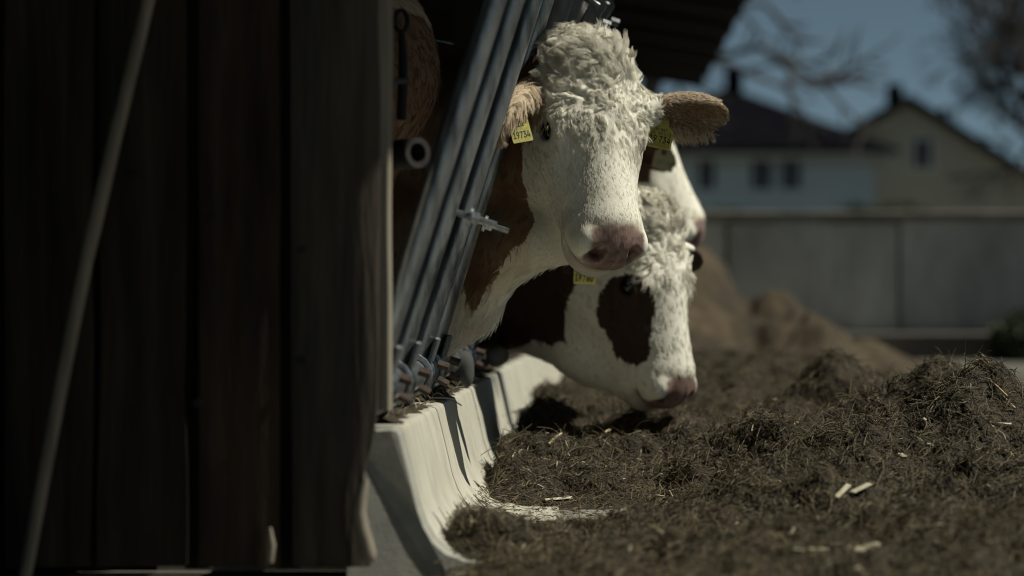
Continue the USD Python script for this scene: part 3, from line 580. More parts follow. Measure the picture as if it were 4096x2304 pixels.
def fur(rng, m, N, weight, n, length, flow, lift=.3, curl=0.0, freq=1.2, clump=0, pull=.6, k=5, jitter=.25, gravity=0.0):
    """Hairs on the mesh m: weight, length (per vertex, m), flow(points) -> direction; clump = hairs per lock."""
    fw = weight[m.faces].mean(1) * m.area_faces; cs = np.cumsum(fw)
    if cs[-1] <= 0: return np.zeros((0, k, 3)), np.zeros((0, 3))
    fi = np.searchsorted(cs, rng.uniform(0, cs[-1], n)); u, v = rng.uniform(size=(2, n)); fl = u + v > 1; u[fl], v[fl] = 1 - u[fl], 1 - v[fl]; b = np.c_[1 - u - v, u, v]
    T = m.faces[fi]; p = (m.vertices[T] * b[:, :, None]).sum(1); nn = unit((N[T] * b[:, :, None]).sum(1)); L = (length[T] * b).sum(1)
    d = unit(flow(p)) + rng.normal(size=(n, 3)) * jitter; d = unit(d - nn * (d * nn).sum(1)[:, None]); ph = fbm(p * 16, 2, 17) * 14 + rng.uniform(0, 1.2, n); fr = rng.uniform(.8, 1.2, n) * freq; am = curl * rng.uniform(.7, 1.2, n); li = np.clip(rng.normal(lift, .12, n), .02, .95)
    if clump > 1:
        gi = rng.choice(n, max(1, n // clump), replace=False); dist, near_ = cKDTree(p[gi]).query(p); g = gi[near_]
    else: g = np.arange(n)
    gd = unit(d[g] * .8 + d * .2); gl = li[g][:, None]; dirv = unit(gd * (1 - gl) + nn * gl); side = unit(np.cross(nn, gd)); Lh = L * rng.uniform(.7, 1.15, n)
    us = np.linspace(0, 1, k); out = []
    for t in us:
        q = p + dirv * (Lh * t)[:, None] - np.outer(gravity * Lh * t * t, [0, 0, 1]) + gd * (Lh * .25 * t * t)[:, None] - nn * (li[g] * Lh * .45 * t * t)[:, None]
        a = 6.283 * fr[g] * t; c = (am[g] * Lh)[:, None]
        q = q + side * c * (np.sin(a + ph[g]) - np.sin(ph[g]))[:, None] + nn * c * .55 * (np.cos(a + ph[g]) - np.cos(ph[g]))[:, None] * np.minimum(1, t * 2)
        if clump > 1: q = q + (p[g] - p) * (pull * t ** .8) * (dist < .022)[:, None]
        out.append(q)
    return np.stack(out, 1), p
def coat(cow, P, roots, widths, isbrown, mats=('hair_white', 'hair_brown')):
    b = isbrown(roots)
    for val, mt in ((False, mats[0]), (True, mats[1])):
        s = b == val
        if s.any(): curves('coat_hair', P[s], widths, mt, cow)
def eyes(cow, H, lash='hair_white', sides=(-1, 1), seed=0):
    r = np.random.default_rng(seed)
    for s in sides:
        e = trimesh.creation.icosphere(3, 0.024 * H.k); e.apply_translation(H(.176, .0965 * s, -.0615)); obj('eye', e, 'eye_dark', cow, smooth=True)
        P = []
        for i in range(18):
            t = r.uniform(-1, 1); p0 = H(.166 + .012 * abs(t) + .004, (.110 + r.normal() * .002) * s, -.050 + t * .016 - .006); d = unit(H.A * (.55 + .25 * r.normal()) + H.W * s * 1.1 + H.N * (.1 + .5 * t) + r.normal(size=3) * .22)
            L = .026 * r.uniform(.6, 1.1); P.append([p0, p0 + d * L * .35, p0 + unit(d + H.A * .3) * L * .7, p0 + unit(d + H.A * .6) * L])
        curves('eyelashes', np.array(P), 0.0006, lash, cow)
def ear_tag(cow, c, right, down, texts, w=0.046, h=0.043, mat='tag_yellow'):
    r, d = unit(right), unit(down); d = unit(d - r * (d @ r)); n = np.cross(r, d); n = n if n[1] < 0 else -n
    T = frame(c, r, -d, n) if np.cross(r, -d) @ n > 0 else frame(c, r, -d, -n)
    import shapely.geometry as sg
    poly = sg.Polygon([(-w / 2, -h / 2), (w / 2, -h / 2), (w / 2, h * .30), (w * .22, h / 2 + .004), (w * .17, h * .82), (-w * .17, h * .82), (-w * .22, h / 2 + .004), (-w / 2, h * .30)]).buffer(.003, quad_segs=3)
    pl = trimesh.creation.extrude_polygon(poly, 0.0016, engine='earcut'); pl.apply_transform(T); t_ = obj('ear_tag', pl, mat, cow)
    st = tube([[0, h * .66, -.012], [0, h * .66, .005]], .008, 14); st.apply_transform(T); obj('stud', st, mat, t_)
    for (s, hh, x, y, b) in texts:
        tm = meshkit.text_mesh(s, hh, .0006, b); tm.vertices[:, 0] += x - tm.bounds[0][0]; tm.vertices[:, 1] += y; tm.vertices[:, 2] += .0014
        if tm.bounds[1][0] > w / 2: tm.vertices[:, 0] = x + (tm.vertices[:, 0] - x) * (w / 2 - .001 - x) / (tm.bounds[1][0] - x)
        tm.apply_transform(T); obj('lettering', tm, 'tag_smudge' if s == 'REBECCA' else 'tag_ink', t_)

# ---- first cow: face towards us, white curly forehead
H1 = Head(at(2388, 212, 5.05), 29, 22, -3.5, 1.0)
F1 = Field(stretch(-2.3, .5, -.30, .46, .0047), stretch(4.72, 6.5, 4.80, 5.55, .0050), stretch(-.12, 1.22, .22, 1.02, .0047))
build_head(F1, H1)
eR, eRt = at(2575, 440, 5.10), at(2892, 470, 5.20); eL, eLt = H1(.055, -.105, -.115), at(2006, 515, 4.86)
oR = np.array([-.12, -.80, -.60]); oL = np.array([.55, -.30, -.75])
fR = ear(F1, eR, eRt, oR, .108); fL = ear(F1, eL, eLt, oL, .100)
# neck from the throat to the shoulder, dewlap, trunk, legs
F1.cone(H1(.04, 0, -.13), (-.02, 5.42, .80), .115, .17, .08); F1.cone((-.02, 5.42, .80), (-.55, 5.75, .86), .18, .27, .1)
F1.cone(H1(.12, 0, -.20), (-.04, 5.40, .63), .085, .13, .08); F1.cone((-.04, 5.40, .63), (-.5, 5.7, .62), .14, .25, .1)
F1.cone((.0, 5.24, .565), (-.09, 5.35, .42), .06, .05, .06); F1.cone((-.09, 5.35, .42), (-.21, 5.38, .37), .05, .058, .06); F1.cone((-.19, 5.36, .375), (-.55, 5.6, .40), .06, .14, .08); F1.cone((-.11, 5.39, .56), (-.32, 5.5, .56), .085, .16, .08)
F1.cone((.105, 5.17, .575), (.015, 5.25, .568), .062, .068, .06)
F1.ell(at(2108, 270, 5.22) + [-.012, .02, -.012], (.056, .06, .045), k=.02)
F1.ell((-1.35, 5.95, .80), (.95, .36, .36), k=.12); F1.ell((-.62, 5.78, .78), (.25, .26, .36), k=.12)
for (x, y) in ((-.62, 5.62), (-.62, 5.98), (-1.95, 5.78), (-1.95, 6.12)):
    F1.cone((x, y, .55), (x + .01, y, .22), .10, .05, .06); F1.cone((x + .01, y, .22), (x, y, .0), .045, .04, .03); F1.cone((x, y, 0), (x + .02, y, -.075), .045, .055, .03)
m1 = F1.mesh(); V1 = m1.vertices; N1 = normals(m1); a1, w1, n1 = H1.local(V1)
def px_of(V): return 2048 + V[:, 0] / (PX * V[:, 1]), 1180 - (V[:, 2] - CAM_Z) / (PX * V[:, 1])
# curly relief on the forehead and poll
def relief(V, N, H, amp):
    a, w, n = H.local(V); q = np.c_[a * 25, w * 34, n * 24]; q = q + (np.stack([fbm(q * .6 + 7.1 * i, 2, 40 + i) for i in range(3)], 1) - .5) * 3.2
    r = np.minimum(np.abs(2 * fbm(q, 3, 9) - 1) * 3.2, 1.1) - .45
    reg = sstep(-a, -.24, -.12) * sstep(n, -.13, -.06) + .10 * sstep(-a, -.36, -.2) * sstep(n, -.12, -.05); reg = reg * sstep(-np.abs(w), -.125, -.105); return np.clip(reg, 0, 1) * r * amp, np.clip(reg, 0, 1)
rl, reg1 = relief(V1, N1, H1, 0.0052)
tuft = np.exp(-(((a1 + .005) / .07) ** 2 + (w1 / .085) ** 2)) * sstep(n1, -.12, -.03)
ml1, mq1 = mouth(H1, V1, N1); V1 = V1 + N1 * (rl + ml1 + tuft * .008 + tuft * (fbm(V1 * 38, 3, 21) - .5) * .02)[:, None]; m1.vertices = V1; V1 = np.array(taubin(m1, 1).vertices); N1 = normals(m1)
def in_ear(V, b, t, f, wd):
    L = np.linalg.norm(t - b); q = V - b; u = q @ f[0] / L; return (u > .12) & (u < 1.2) & (np.abs(q @ f[1]) < wd * .62) & (np.abs(q @ f[2]) < .05)
def brown1(V):
    a, w, n = H1.local(V); j = jag(V, 26, .028, 3); px, py = px_of(V)
    ears = in_ear(V, eR, eRt, fR, .108) & (w > .09); earl = in_ear(V, eL, eLt, fL, .10) & ((w < -.118) | (n < -.15))
    low = np.interp(px, [1500, 1700, 1770, 1800, 1840, 1880, 1905, 1945, 1990, 2060, 2110, 2160], [1330, 1290, 1210, 1255, 1120, 1235, 1230, 1150, 1090, 1010, 960, 850]) + j * 1500
    neck = (V[:, 0] < .10 + j * .4) & (n < -.10) & (px < 2108 + np.clip((py - 800) * .4, 0, 70) + j * 500) & (py < low) & ~((a > .0) & (n > -.20) & (w > -.155) & (px > 2090) & (py < 830))
    nape = (a < .10) & (n < -.172 + j * .3)
    bump = (px < 2172 + j * 400) & (py < 350) & (n < -.05)
    return neck | nape | ears | earl | bump
b1 = brown1(V1); c1 = np.where(b1[:, None], BROWN, WHITE).astype(float)
pale = sstep(fbm(V1 * 9, 3, 4), .35, .7); c1 = np.where(b1[:, None], mixc(c1, pale * .45, CREAM * .55), mixc(c1, pale * .35, WHITE * .85 * [1, .97, .92]))
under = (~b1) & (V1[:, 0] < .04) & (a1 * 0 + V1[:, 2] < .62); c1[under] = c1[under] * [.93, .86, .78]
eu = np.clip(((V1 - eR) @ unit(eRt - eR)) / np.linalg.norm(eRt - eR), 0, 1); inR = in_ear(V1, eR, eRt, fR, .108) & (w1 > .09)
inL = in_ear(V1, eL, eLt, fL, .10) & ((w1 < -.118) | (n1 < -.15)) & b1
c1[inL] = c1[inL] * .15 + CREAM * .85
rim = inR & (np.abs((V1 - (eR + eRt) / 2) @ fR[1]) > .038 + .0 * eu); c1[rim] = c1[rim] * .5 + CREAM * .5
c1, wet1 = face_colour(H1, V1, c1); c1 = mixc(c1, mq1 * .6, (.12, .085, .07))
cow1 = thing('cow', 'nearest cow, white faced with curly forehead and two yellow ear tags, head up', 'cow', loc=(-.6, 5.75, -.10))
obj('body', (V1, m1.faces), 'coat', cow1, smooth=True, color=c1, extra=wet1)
eyes(cow1, H1, seed=3)
rg = np.random.default_rng(7); one = np.ones(len(V1))
def flow_face(H, seed, amt=1.1):
    def f(p):
        a, w, n = H.local(p); sgn = sstep(a, .10, .20)[:, None]
        d = H.A * (sgn * 1.6 - .45) + H.W * (np.sign(w) * np.minimum(np.abs(w) * 9, 1))[:, None] * (1.1 - .6 * sgn)
        q = (np.stack([fbm(p * 17 + 11 * i, 2, seed + i) for i in range(3)], 1) - .5) * 4.5 * amt * (1 - .72 * sgn); return d + q
    return f
eyeclear = lambda a, w, n: np.sqrt((a - .176) ** 2 + (np.abs(w) - .104) ** 2 + (n + .064) ** 2) >.043
head1 = eyeclear(a1, w1, n1) & (a1 < .52) & (np.abs(w1) < .2) & (n1 > -.30) & ~b1
bq1 = ~((V1[:, 0] < .065) & (V1[:, 2] > .86) & (n1 < -.05)); pollw = bq1 * head1 * sstep(-a1, -.10, -.02) * sstep(n1, -.15, -.06); forew = head1 * sstep(-a1, -.27, -.16) * sstep(n1, -.14, -.07)
nob = wet1 < .3
P, R_ = fur(rg, m1, N1, forew * 1.0, 28000, .012 + .013 * sstep(-a1, -.12, 0), flow_face(H1, 5), .055, .15, .9, 22, .5, 6, .14); curves('coat_hair', P, .00065, 'hair_white', cow1)
P, R_ = fur(rg, m1, N1, pollw * 1.0, 14000, .028 + .022 * tuft, lambda p: flow_face(H1, 9, 1.0)(p) + np.array([.55, -.2, .8]), .24, .10, .8, 34, .62, 7, .15, .25); curves('coat_hair', P, .0006, 'hair_white', cow1)
P, R_ = fur(rg, m1, N1, head1 * nob * (mq1 < .15) * (1 - forew * .8) * sstep(-a1, -.44, -.418), 22000, .0042 + .008 * sstep(-a1, -.34, -.17), flow_face(H1, 15, .35), .03, .04, 1, 9, .4, 4, .14); curves('coat_hair', P, .0005, 'hair_white', cow1)
neckw = (~head1 & eyeclear(a1, w1, n1) & (V1[:, 0] > -.45) & nob).astype(float) * (1 - inR) * (1 - inL)
fl_neck = lambda p: np.array([-.35, .1, -.9]) + (np.stack([fbm(p * 9 + 5 * i, 2, 60 + i) for i in range(3)], 1) - .5) * 1.2
P, R_ = fur(rg, m1, N1, neckw, 26000, .013 + .014 * sstep(-V1[:, 2], -.62, -.40), fl_neck, .09, .04, 1, 10, .5, 4, .18, .1); coat(cow1, P, R_, .0008, brown1)
fe = lambda e, o: (lambda p: e + o * -.15 + (np.stack([fbm(p * 20 + 5 * i, 2, 70 + i) for i in range(3)], 1) - .5) * .8 + np.array([0, 0, -.35]))
P, R_ = fur(rg, m1, N1, inR.astype(float), 8000, .0085 + .0 * eu, fe(fR[0], fR[2]), .04, .05, 1, 9, .5, 5, .12, .1); coat(cow1, P, R_, .0007, lambda p: (rg.uniform(size=len(p)) < .72), ('hair_cream', 'hair_brown'))
lowrim = inR & (eu > .34) & ((V1 - (eR + eRt) / 2) @ fR[1] * np.sign(fR[1][2]) < -.030)
P, R_ = fur(rg, m1, N1, lowrim.astype(float), 700, .022 * one, lambda p: np.array([.35, 0, -1.0]) + 0 * p, .2, .08, .8, 7, .6, 5, .25, .3); curves('coat_hair', P, .0006, 'hair_cream', cow1)
uprim = inR & ((V1 - (eR + eRt) / 2) @ fR[1] * np.sign(fR[1][2]) > .040)
P, R_ = fur(rg, m1, N1, uprim.astype(float), 900, .010 * one, lambda p: fR[0] + 0 * p, .2, .05, .8, 5, .4, 4, .25); curves('coat_hair', P, .0006, 'hair_cream', cow1)
P, R_ = fur(rg, m1, N1, inL.astype(float), 8000, .020 * one, lambda p: np.array([.10, -.3, -1.0]) + (np.stack([fbm(p * 20 + 5 * i, 2, 80 + i) for i in range(3)], 1) - .5) * .7, .12, .07, .9, 14, .55, 6, .16, .3); coat(cow1, P, R_, .0007, lambda p: (fbm(p * 30, 3, 3) + rg.normal(size=len(p)) * .1 > .66), ('hair_cream', 'hair_brown'))
cT = at(2642, 548, 5.115); ear_tag(cow1, cT, (.97, .05, -.20), (-.18, 0, -.98), [('LKV BAY', .0052, -.017, .0125, False), ('DE 09 513', .0062, -.021, .0045, False), ('19 734', .0135, -.023, -.0115, True), ('REBECCA', .0075, -.019, -.0205, False)])
cT = at(2078, 515, 4.89); ear_tag(cow1, cT, (.70, .55, .16), (.28, -.05, -.95), [('LKV BAY', .0045, -.016, .0135, False), ('IIIIII', .0085, -.018, .0045, True), ('19734', .0135, -.022, -.0195, True)], h=.050)

# ---- second cow: head down at the feed, brown eye patch
H2 = Head(at(2660, 862, 5.95), 52, 11, 0, 1.03)
F2 = Field(stretch(-2.2, .72, -.05, .68, .0062), stretch(5.55, 7.3, 5.68, 6.35, .0066), stretch(-.12, 1.2, .10, .70, .0062))
build_head(F2, H2)
e2L, e2Lt = H2(.06, -.10, -.115), H2(.06, -.10, -.115) + np.array([-.10, -.085, -.055]); e2R, e2Rt = H2(.06, .10, -.10), at(2792, 1062, 6.28)
f2L = ear(F2, e2L, e2Lt, np.array([.1, -.5, -.8]), .09); f2R = ear(F2, e2R, e2Rt, np.array([.3, -.6, -.5]), .085)
F2.cone(H2(.03, 0, -.13), (-.05, 6.50, .60), .10, .15, .08); F2.cone((-.05, 6.50, .60), (-.65, 6.75, .80), .16, .26, .1)
F2.cone(H2(.11, 0, -.20), (-.05, 6.47, .475), .09, .125, .08); F2.cone((-.05, 6.47, .475), (-.6, 6.7, .58), .15, .24, .1); F2.cone((.215, 6.12, .325), (.0, 6.4, .445), .088, .125, .08); F2.cone((.305, 6.05, .25), (.215, 6.12, .325), .062, .088, .08)
F2.ell((-1.4, 6.9, .80), (.95, .34, .36), k=.12)
for (x, y) in ((-.72, 6.62), (-.72, 6.98), (-2.0, 6.8), (-2.0, 7.1)):
    F2.cone((x, y, .55), (x + .01, y, .22), .10, .05, .06); F2.cone((x + .01, y, .22), (x, y, .0), .045, .04, .03); F2.cone((x, y, 0), (x + .02, y, -.075), .045, .055, .03)
m2 = F2.mesh(); V2 = m2.vertices; N2 = normals(m2); a2, w2, n2 = H2.local(V2)
rl2, reg2 = relief(V2, N2, H2, .0045); tuft2 = np.exp(-(((a2 - .01) / .06) ** 2 + (w2 / .085) ** 2)) * sstep(n2, -.12, -.03)
ml2, mq2 = mouth(H2, V2, N2); V2 = V2 + N2 * (rl2 + ml2 + tuft2 * .007 + tuft2 * (fbm(V2 * 36, 3, 31) - .5) * .022)[:, None]; m2.vertices = V2; V2 = np.array(taubin(m2, 1).vertices); N2 = normals(m2)
PATCH = [(2432, 1110), (2500, 1096), (2560, 1105), (2612, 1160), (2624, 1230), (2606, 1300), (2604, 1400), (2590, 1440), (2558, 1468), (2530, 1462), (2500, 1448), (2482, 1432), (2470, 1438), (2456, 1400), (2450, 1370), (2430, 1352), (2420, 1318), (2400, 1310), (2386, 1262), (2392, 1200), (2410, 1150)]
NECKP = [(1000, 700), (2335, 980), (2335, 1100), (2288, 1150), (2264, 1230), (2262, 1340), (2268, 1372), (2230, 1366), (2200, 1382), (2170, 1366), (2130, 1362), (2095, 1384), (2060, 1390), (1000, 1600)]
def brown2(V):
    j = jag(V, 30, 14.0, 8); px, py = px_of(V); a, w, n = H2.local(V); px, py = px + j, py + j * .6
    br = inpoly(px, py, PATCH) & (w < -.015); br |= inpoly(px, py, NECKP) & (n < -.10)
    return br | (np.linalg.norm(V - e2Rt, axis=1) < .10) & (w > .115) | (np.linalg.norm(V - e2Lt, axis=1) < .10) & (w < -.115)
b2 = brown2(V2); c2 = np.where(b2[:, None], DARK * 1.05, WHITE).astype(float); c2, wet2 = face_colour(H2, V2, c2); c2[b2 & (wet2 < .2)] = DARK * 1.05
cow2 = thing('cow', 'white cow with brown eye patch eating with its head lowered into the feed', 'cow', loc=(-.7, 6.75, -.10))
obj('body', (V2, m2.faces), 'coat', cow2, smooth=True, color=c2, extra=wet2); eyes(cow2, H2, 'hair_dark', seed=4)
head2 = eyeclear(a2, w2, n2) & (a2 < .45) & (np.abs(w2) < .13) & (n2 > -.30); fo2 = head2 * sstep(-a2, -.22, -.10) * sstep(n2, -.13, -.06) * (~b2)
P, R_ = fur(rg, m2, N2, fo2, 16000, .024 + .018 * tuft2, flow_face(H2, 25), .11, .14, .9, 30, .66, 6, .13); curves('coat_hair', P, .0008, 'hair_white', cow2)
P, R_ = fur(rg, m2, N2, head2 * (1 - fo2) * (wet2 < .3) * (mq2 < .15), 14000, .010 + 0 * a2, flow_face(H2, 35, .3), .05, .04, 1, 9, .5, 4, .2); coat(cow2, P, R_, .0009, brown2, ('hair_white', 'hair_dark'))
P, R_ = fur(rg, m2, N2, (~head2 & (a2 < .4) & (np.abs(w2) < .13) & eyeclear(a2, w2, n2) & (V2[:, 0] > -.35)).astype(float), 9000, .014 + 0 * a2, fl_neck, .2, .04, 1, 9, .5, 4, .2); coat(cow2, P, R_, .0009, brown2, ('hair_white', 'hair_dark'))
cT = at(2338, 1096, 5.74); ear_tag(cow2, cT, (.97, .2, -.04), (0, 0, -1.0), [('19760', .0150, -.023, -.0165, True), ('LKV BAY', .0055, -.017, .0125, False), ('DE 09 513', .0062, -.021, .0045, False)])

# ---- third cow: white profile behind the first two
H3 = Head(at(2580, 385, 6.9), 74, 27, 0, 1.0)
F3 = Field(stretch(-2.2, .95, .15, .85, .0085), stretch(6.45, 8.3, 6.7, 7.3, .0085), stretch(-.12, 1.4, .50, 1.05, .0085))
build_head(F3, H3)
e3, e3t = H3(.06, -.10, -.11), at(2690, 655, 6.62); f3 = ear(F3, e3, e3t, np.array([.2, -.9, -.3]), .10)
e3b = H3(.06, .10, -.11); ear(F3, e3b, e3b + H3.W * .16 + np.array([0, 0, -.03]), np.array([.9, -.2, -.2]), .10)
F3.cone(H3(.03, 0, -.13), (-.05, 7.25, .92), .11, .17, .08); F3.cone((-.05, 7.25, .92), (-.6, 7.45, .95), .18, .27, .1); F3.cone(H3(.11, 0, -.2), (-.05, 7.25, .75), .09, .14, .08); F3.cone((-.05, 7.25, .75), (-.6, 7.45, .68), .14, .25, .1)
F3.ell((-1.4, 7.6, .84), (.95, .36, .38), k=.12)
for (x, y) in ((-.72, 7.42), (-.72, 7.75), (-2.0, 7.5), (-2.0, 7.8)):
    F3.cone((x, y, .55), (x + .01, y, .22), .10, .05, .06); F3.cone((x + .01, y, .22), (x, y, .0), .045, .04, .03); F3.cone((x, y, 0), (x + .02, y, -.075), .045, .055, .03)
m3 = F3.mesh(); V3 = m3.vertices; N3 = normals(m3); a3, w3, n3 = H3.local(V3)
rl3, _r = relief(V3, N3, H3, .004); V3 = V3 + N3 * rl3[:, None]; m3.vertices = V3; V3 = np.array(taubin(m3, 1).vertices); N3 = normals(m3)
def brown3(V):
    a, w, n = H3.local(V); j = jag(V, 24, .02, 12)
    return (n < -.24 + j) & (a < .5) | (V[:, 0] < .25 + j) | (np.linalg.norm(V - (e3 + e3t) / 2, axis=1) < .12) & (w < -.105) | (np.abs(w) > .13)
b3 = brown3(V3); c3 = np.where(b3[:, None], DARK * 1.3, WHITE).astype(float); c3, wet3 = face_colour(H3, V3, c3); c3[b3 & (wet3 < .2)] = DARK * 1.3
cow3 = thing('cow', 'blurred white cow in profile showing its nose right of the nearest cow', 'cow', loc=(-.7, 7.5, -.10))
obj('body', (V3, m3.faces), 'coat', cow3, smooth=True, color=c3, extra=wet3); eyes(cow3, H3, seed=5)
P, R_ = fur(rg, m3, N3, ((a3 < .5) & (wet3 < .3) & (V3[:, 0] > .1)).astype(float), 7000, .012 + 0 * a3, flow_face(H3, 45, .4), .07, .05, 1, 9, .5, 4, .2); coat(cow3, P, R_, .0012, brown3, ('hair_white', 'hair_dark'))
ear_tag(cow3, at(2655, 640, 6.60), (.9, .3, -.25), (.15, 0, -1.0), [('19 75', .0135, -.020, -.015, True)], w=.055, h=.05, mat='tag_shaded')

# ---- fourth cow: brown shoulder seen through the gap beside the plank wall
F4 = Field(stretch(-2.6, .05, -.5, -.05, .012), stretch(4.2, 6.0, 4.6, 5.3, .014), stretch(-.12, 1.4, .6, 1.15, .012))
pk = at(1600, 250, 4.95); F4.ell((-.36, 4.98, .92), (.18, .14, .17), k=.04); F4.ell((-.255, 4.98, .985), (.07, .10, .085), k=.05); F4.ell((-.25, 4.98, .88), (.062, .10, .10), k=.05); F4.cone((-.30, 4.98, .88), (-.34, 4.98, .70), .13, .10, .06); F4.cone((-.35, 4.98, .93), (-.75, 5.0, .93), .15, .26, .1)
F4.ell((-1.5, 5.0, .84), (.95, .30, .38), k=.12)
for (x, y) in ((-.85, 4.86), (-.85, 5.14), (-2.1, 4.86), (-2.1, 5.14)):
    F4.cone((x, y, .55), (x + .01, y, .22), .10, .05, .06); F4.cone((x + .01, y, .22), (x, y, .0), .045, .04, .03); F4.cone((x, y, 0), (x + .02, y, -.075), .045, .055, .03)
m4 = F4.mesh(); V4 = m4.vertices; N4 = normals(m4)
cow4 = thing('cow', 'light brown cow with pale topline seen in the gap between plank edge and fence bars', 'cow', loc=(-.9, 5.0, -.10))
def pale4(V): return (V[:, 2] + jag(V, 20, .03, 6) > 1.035 - (V[:, 0] + .27) * .35)
c4 = np.where(pale4(V4)[:, None], CREAM * 1.1, np.array([.19, .115, .07]))
obj('body', (V4, m4.faces), 'coat', cow4, smooth=True, color=c4, extra=np.zeros(len(V4)))
P, R_ = fur(rg, m4, N4, ((V4[:, 0] > -.5) & (V4[:, 2] > .6)).astype(float), 9000, .012 + 0 * V4[:, 0], lambda p: np.array([.35, -.2, -.9]) + (np.stack([fbm(p * 9 + 5 * i, 2, 90 + i) for i in range(3)], 1) - .5) * 1.0, .25, .05, 1, 8, .5, 4, .2); coat(cow4, P, R_, .0011, pale4, ('hair_brown', 'hair_cream'))
# ---------------------------------------------------------------- silage on the feed table
PEAKS = [(0.0, 5.42, .105, .17, .26), (0.22, 5.50, .085, .22, .22), (.48, 5.55, .115, .28, .26), (.72, 5.45, .14, .25, .3), (.96, 5.6, .225, .30, .36), (1.22, 5.6, .17, .2, .4),
         (.90, 4.95, .265, .30, .40), (.60, 4.62, .105, .22, .24), (1.2, 4.6, .14, .3, .5), (.60, 4.25, .075, .34, .28), (.15, 4.25, .035, .3, .16), (-.12, 4.20, .066, .085, .10), (-.02, 4.10, .035, .1, .08), (.9, 3.9, .08, .5, .4), (.35, 3.75, .03, .4, .3),
         (.95, 6.75, .225, .26, .38), (1.12, 6.3, .2, .25, .4), (.72, 6.4, .15, .22, .4), (.36, 6.1, .135, .28, .30), (.06, 6.3, .165, .17, .32), (.30, 6.7, .15, .25, .4), (.22, 7.4, .16, .3, .5),
         (.62, 7.6, .17, .4, .6), (.85, 8.8, .20, .35, .8), (.55, 9.2, .17, .4, .9), (.45, 10.6, .22, .3, .9), (.95, 10.4, .17, .4, .9), (.80, 11.8, .22, .5, .9), (1.2, 7.6, .15, .25, .5)]
def sil_h(x, y):
    wx = (fbm(np.stack([x * 7, y * 7, 0 * x], -1), 3, 51) - .5) * .12; wy = (fbm(np.stack([x * 7, y * 7, 0 * x + 9], -1), 3, 52) - .5) * .12
    z = np.zeros_like(x); x_, y_ = x + wx, y + wy; sm = np.zeros_like(x)
    for (cx, cy, h, sx, sy) in PEAKS:
        e = h * np.exp(-(((x_ - cx) / sx) ** 2 + ((y_ - cy) / sy) ** 2)); sm += (e / .06) ** 3 * 0 + np.exp(e * 38) - 1
    z = np.log1p(sm) / 38
    bare = np.exp(-(((x - .10) / .27) ** 4 + ((y - 4.88) / .20) ** 4)); z = z * (1 - .97 * bare)
    lump = (fbm(np.stack([x * 9, y * 9, 0 * x + 3], -1), 4, 53) - .42) * .085; fine = (fbm(np.stack([x * 38, y * 38, 0 * x], -1), 4, 54) - .5) * .034
    z = z + (fbm(np.stack([x * 3.6, y * 3.6, 0 * x + 5], -1), 3, 57) - .47) * .17 * np.clip(z / .10, 0, 1)
    z = np.maximum(z, 0); k = np.clip(z / .05, 0, 1); wall = np.clip((x - flx(y, -.335)) / .03, 0, 1)
    return (z + (lump + fine) * k - .012 + .012 * np.clip(z / .02, 0, 1)) * wall - .03 * (1 - wall)
ys = np.concatenate([np.arange(3.2, 6.2, .0085), np.arange(6.2, 8, .014), np.arange(8, 13, .03)]); us = np.arange(-.34, 1.35, .0085)
Y_, U_ = np.meshgrid(ys, us, indexing='ij'); X_ = flx(Y_, 0) + U_; Z_ = sil_h(X_, Y_); ny, nu = Y_.shape
i = np.arange((ny - 1) * (nu - 1)); a = (i // (nu - 1)) * nu + i % (nu - 1); Q = np.c_[a, a + 1, a + nu + 1, a + nu]
keep = Z_.ravel()[Q].max(1) > -.002; Q = Q[keep]
ms = trimesh.Trimesh(np.c_[X_.ravel(), Y_.ravel(), Z_.ravel()], np.vstack([Q[:, :3], Q[:, [0, 2, 3]]]), process=False); ms.remove_unreferenced_vertices()
sil = thing('silage', 'dark brown chopped silage heaped in ridges along the feed table', 'silage', loc=(.5, 5.5, 0), kind='stuff')
tag(obj('silage_bed', ms, 'silage', sil, smooth=True), kind='stuff')
rs = np.random.default_rng(77)
def strands(name, n, L, w, mat, lift, y_pow=1.6, kink=.35, hole=0.0):
    y = 3.3 + (9.0 - 3.3) * rs.uniform(size=n * 2) ** y_pow; x = flx(y, 0) + rs.uniform(-.33, 1.3, n * 2); z = sil_h(x, y); ok = (z > .004) & (np.abs(x / y) < .235 + .05); x, y, z = x[ok][:n], y[ok][:n], z[ok][:n]; n = len(x)
    e = .006; nx_, ny_ = -(sil_h(x + e, y) - sil_h(x - e, y)) / (2 * e), -(sil_h(x, y + e) - sil_h(x, y - e)) / (2 * e); nn = unit(np.stack([nx_, ny_, np.ones(n)], 1))
    d = rs.normal(size=(n, 3)); d = unit(d - nn * (d * nn).sum(1)[:, None]); l = np.abs(rs.normal(0, lift, n))[:, None]; d = unit(d + nn * l); Lh = L * rs.uniform(.5, 1.7, n)[:, None]
    b = unit(np.cross(d, nn)) * (rs.normal(0, kink, n)[:, None]) * Lh; p = np.c_[x, y, z] + nn * rs.uniform(-.001, .005, n)[:, None] - d * Lh * .35
    P = np.stack([p, p + d * Lh * .33 + b * .22 + nn * .001, p + d * Lh * .66 + b * .22, p + d * Lh - nn * Lh * rs.uniform(-.1, .25, n)[:, None]], 1)
    tag(curves(name, P, np.broadcast_to((w * rs.uniform(.6, 1.4, n))[:, None] * np.array([.9, 1, 1, .7]), (n, 4)), mat, sil), kind='stuff')
strands('dark_strands', 52000, .026, .0016, 'straw_dark', .35)
strands('brown_strands', 21000, .026, .0017, 'straw_tan', .30)
strands('green_strands', 14000, .032, .0014, 'straw_green', .35)
strands('fine_stems', 9000, .060, .0011, 'straw_tan', .5)
strands('green_stems', 5000, .065, .0013, 'straw_green', .5)
strands('pale_straw', 1300, .020, .0022, 'straw_pale', .2, kink=.08)
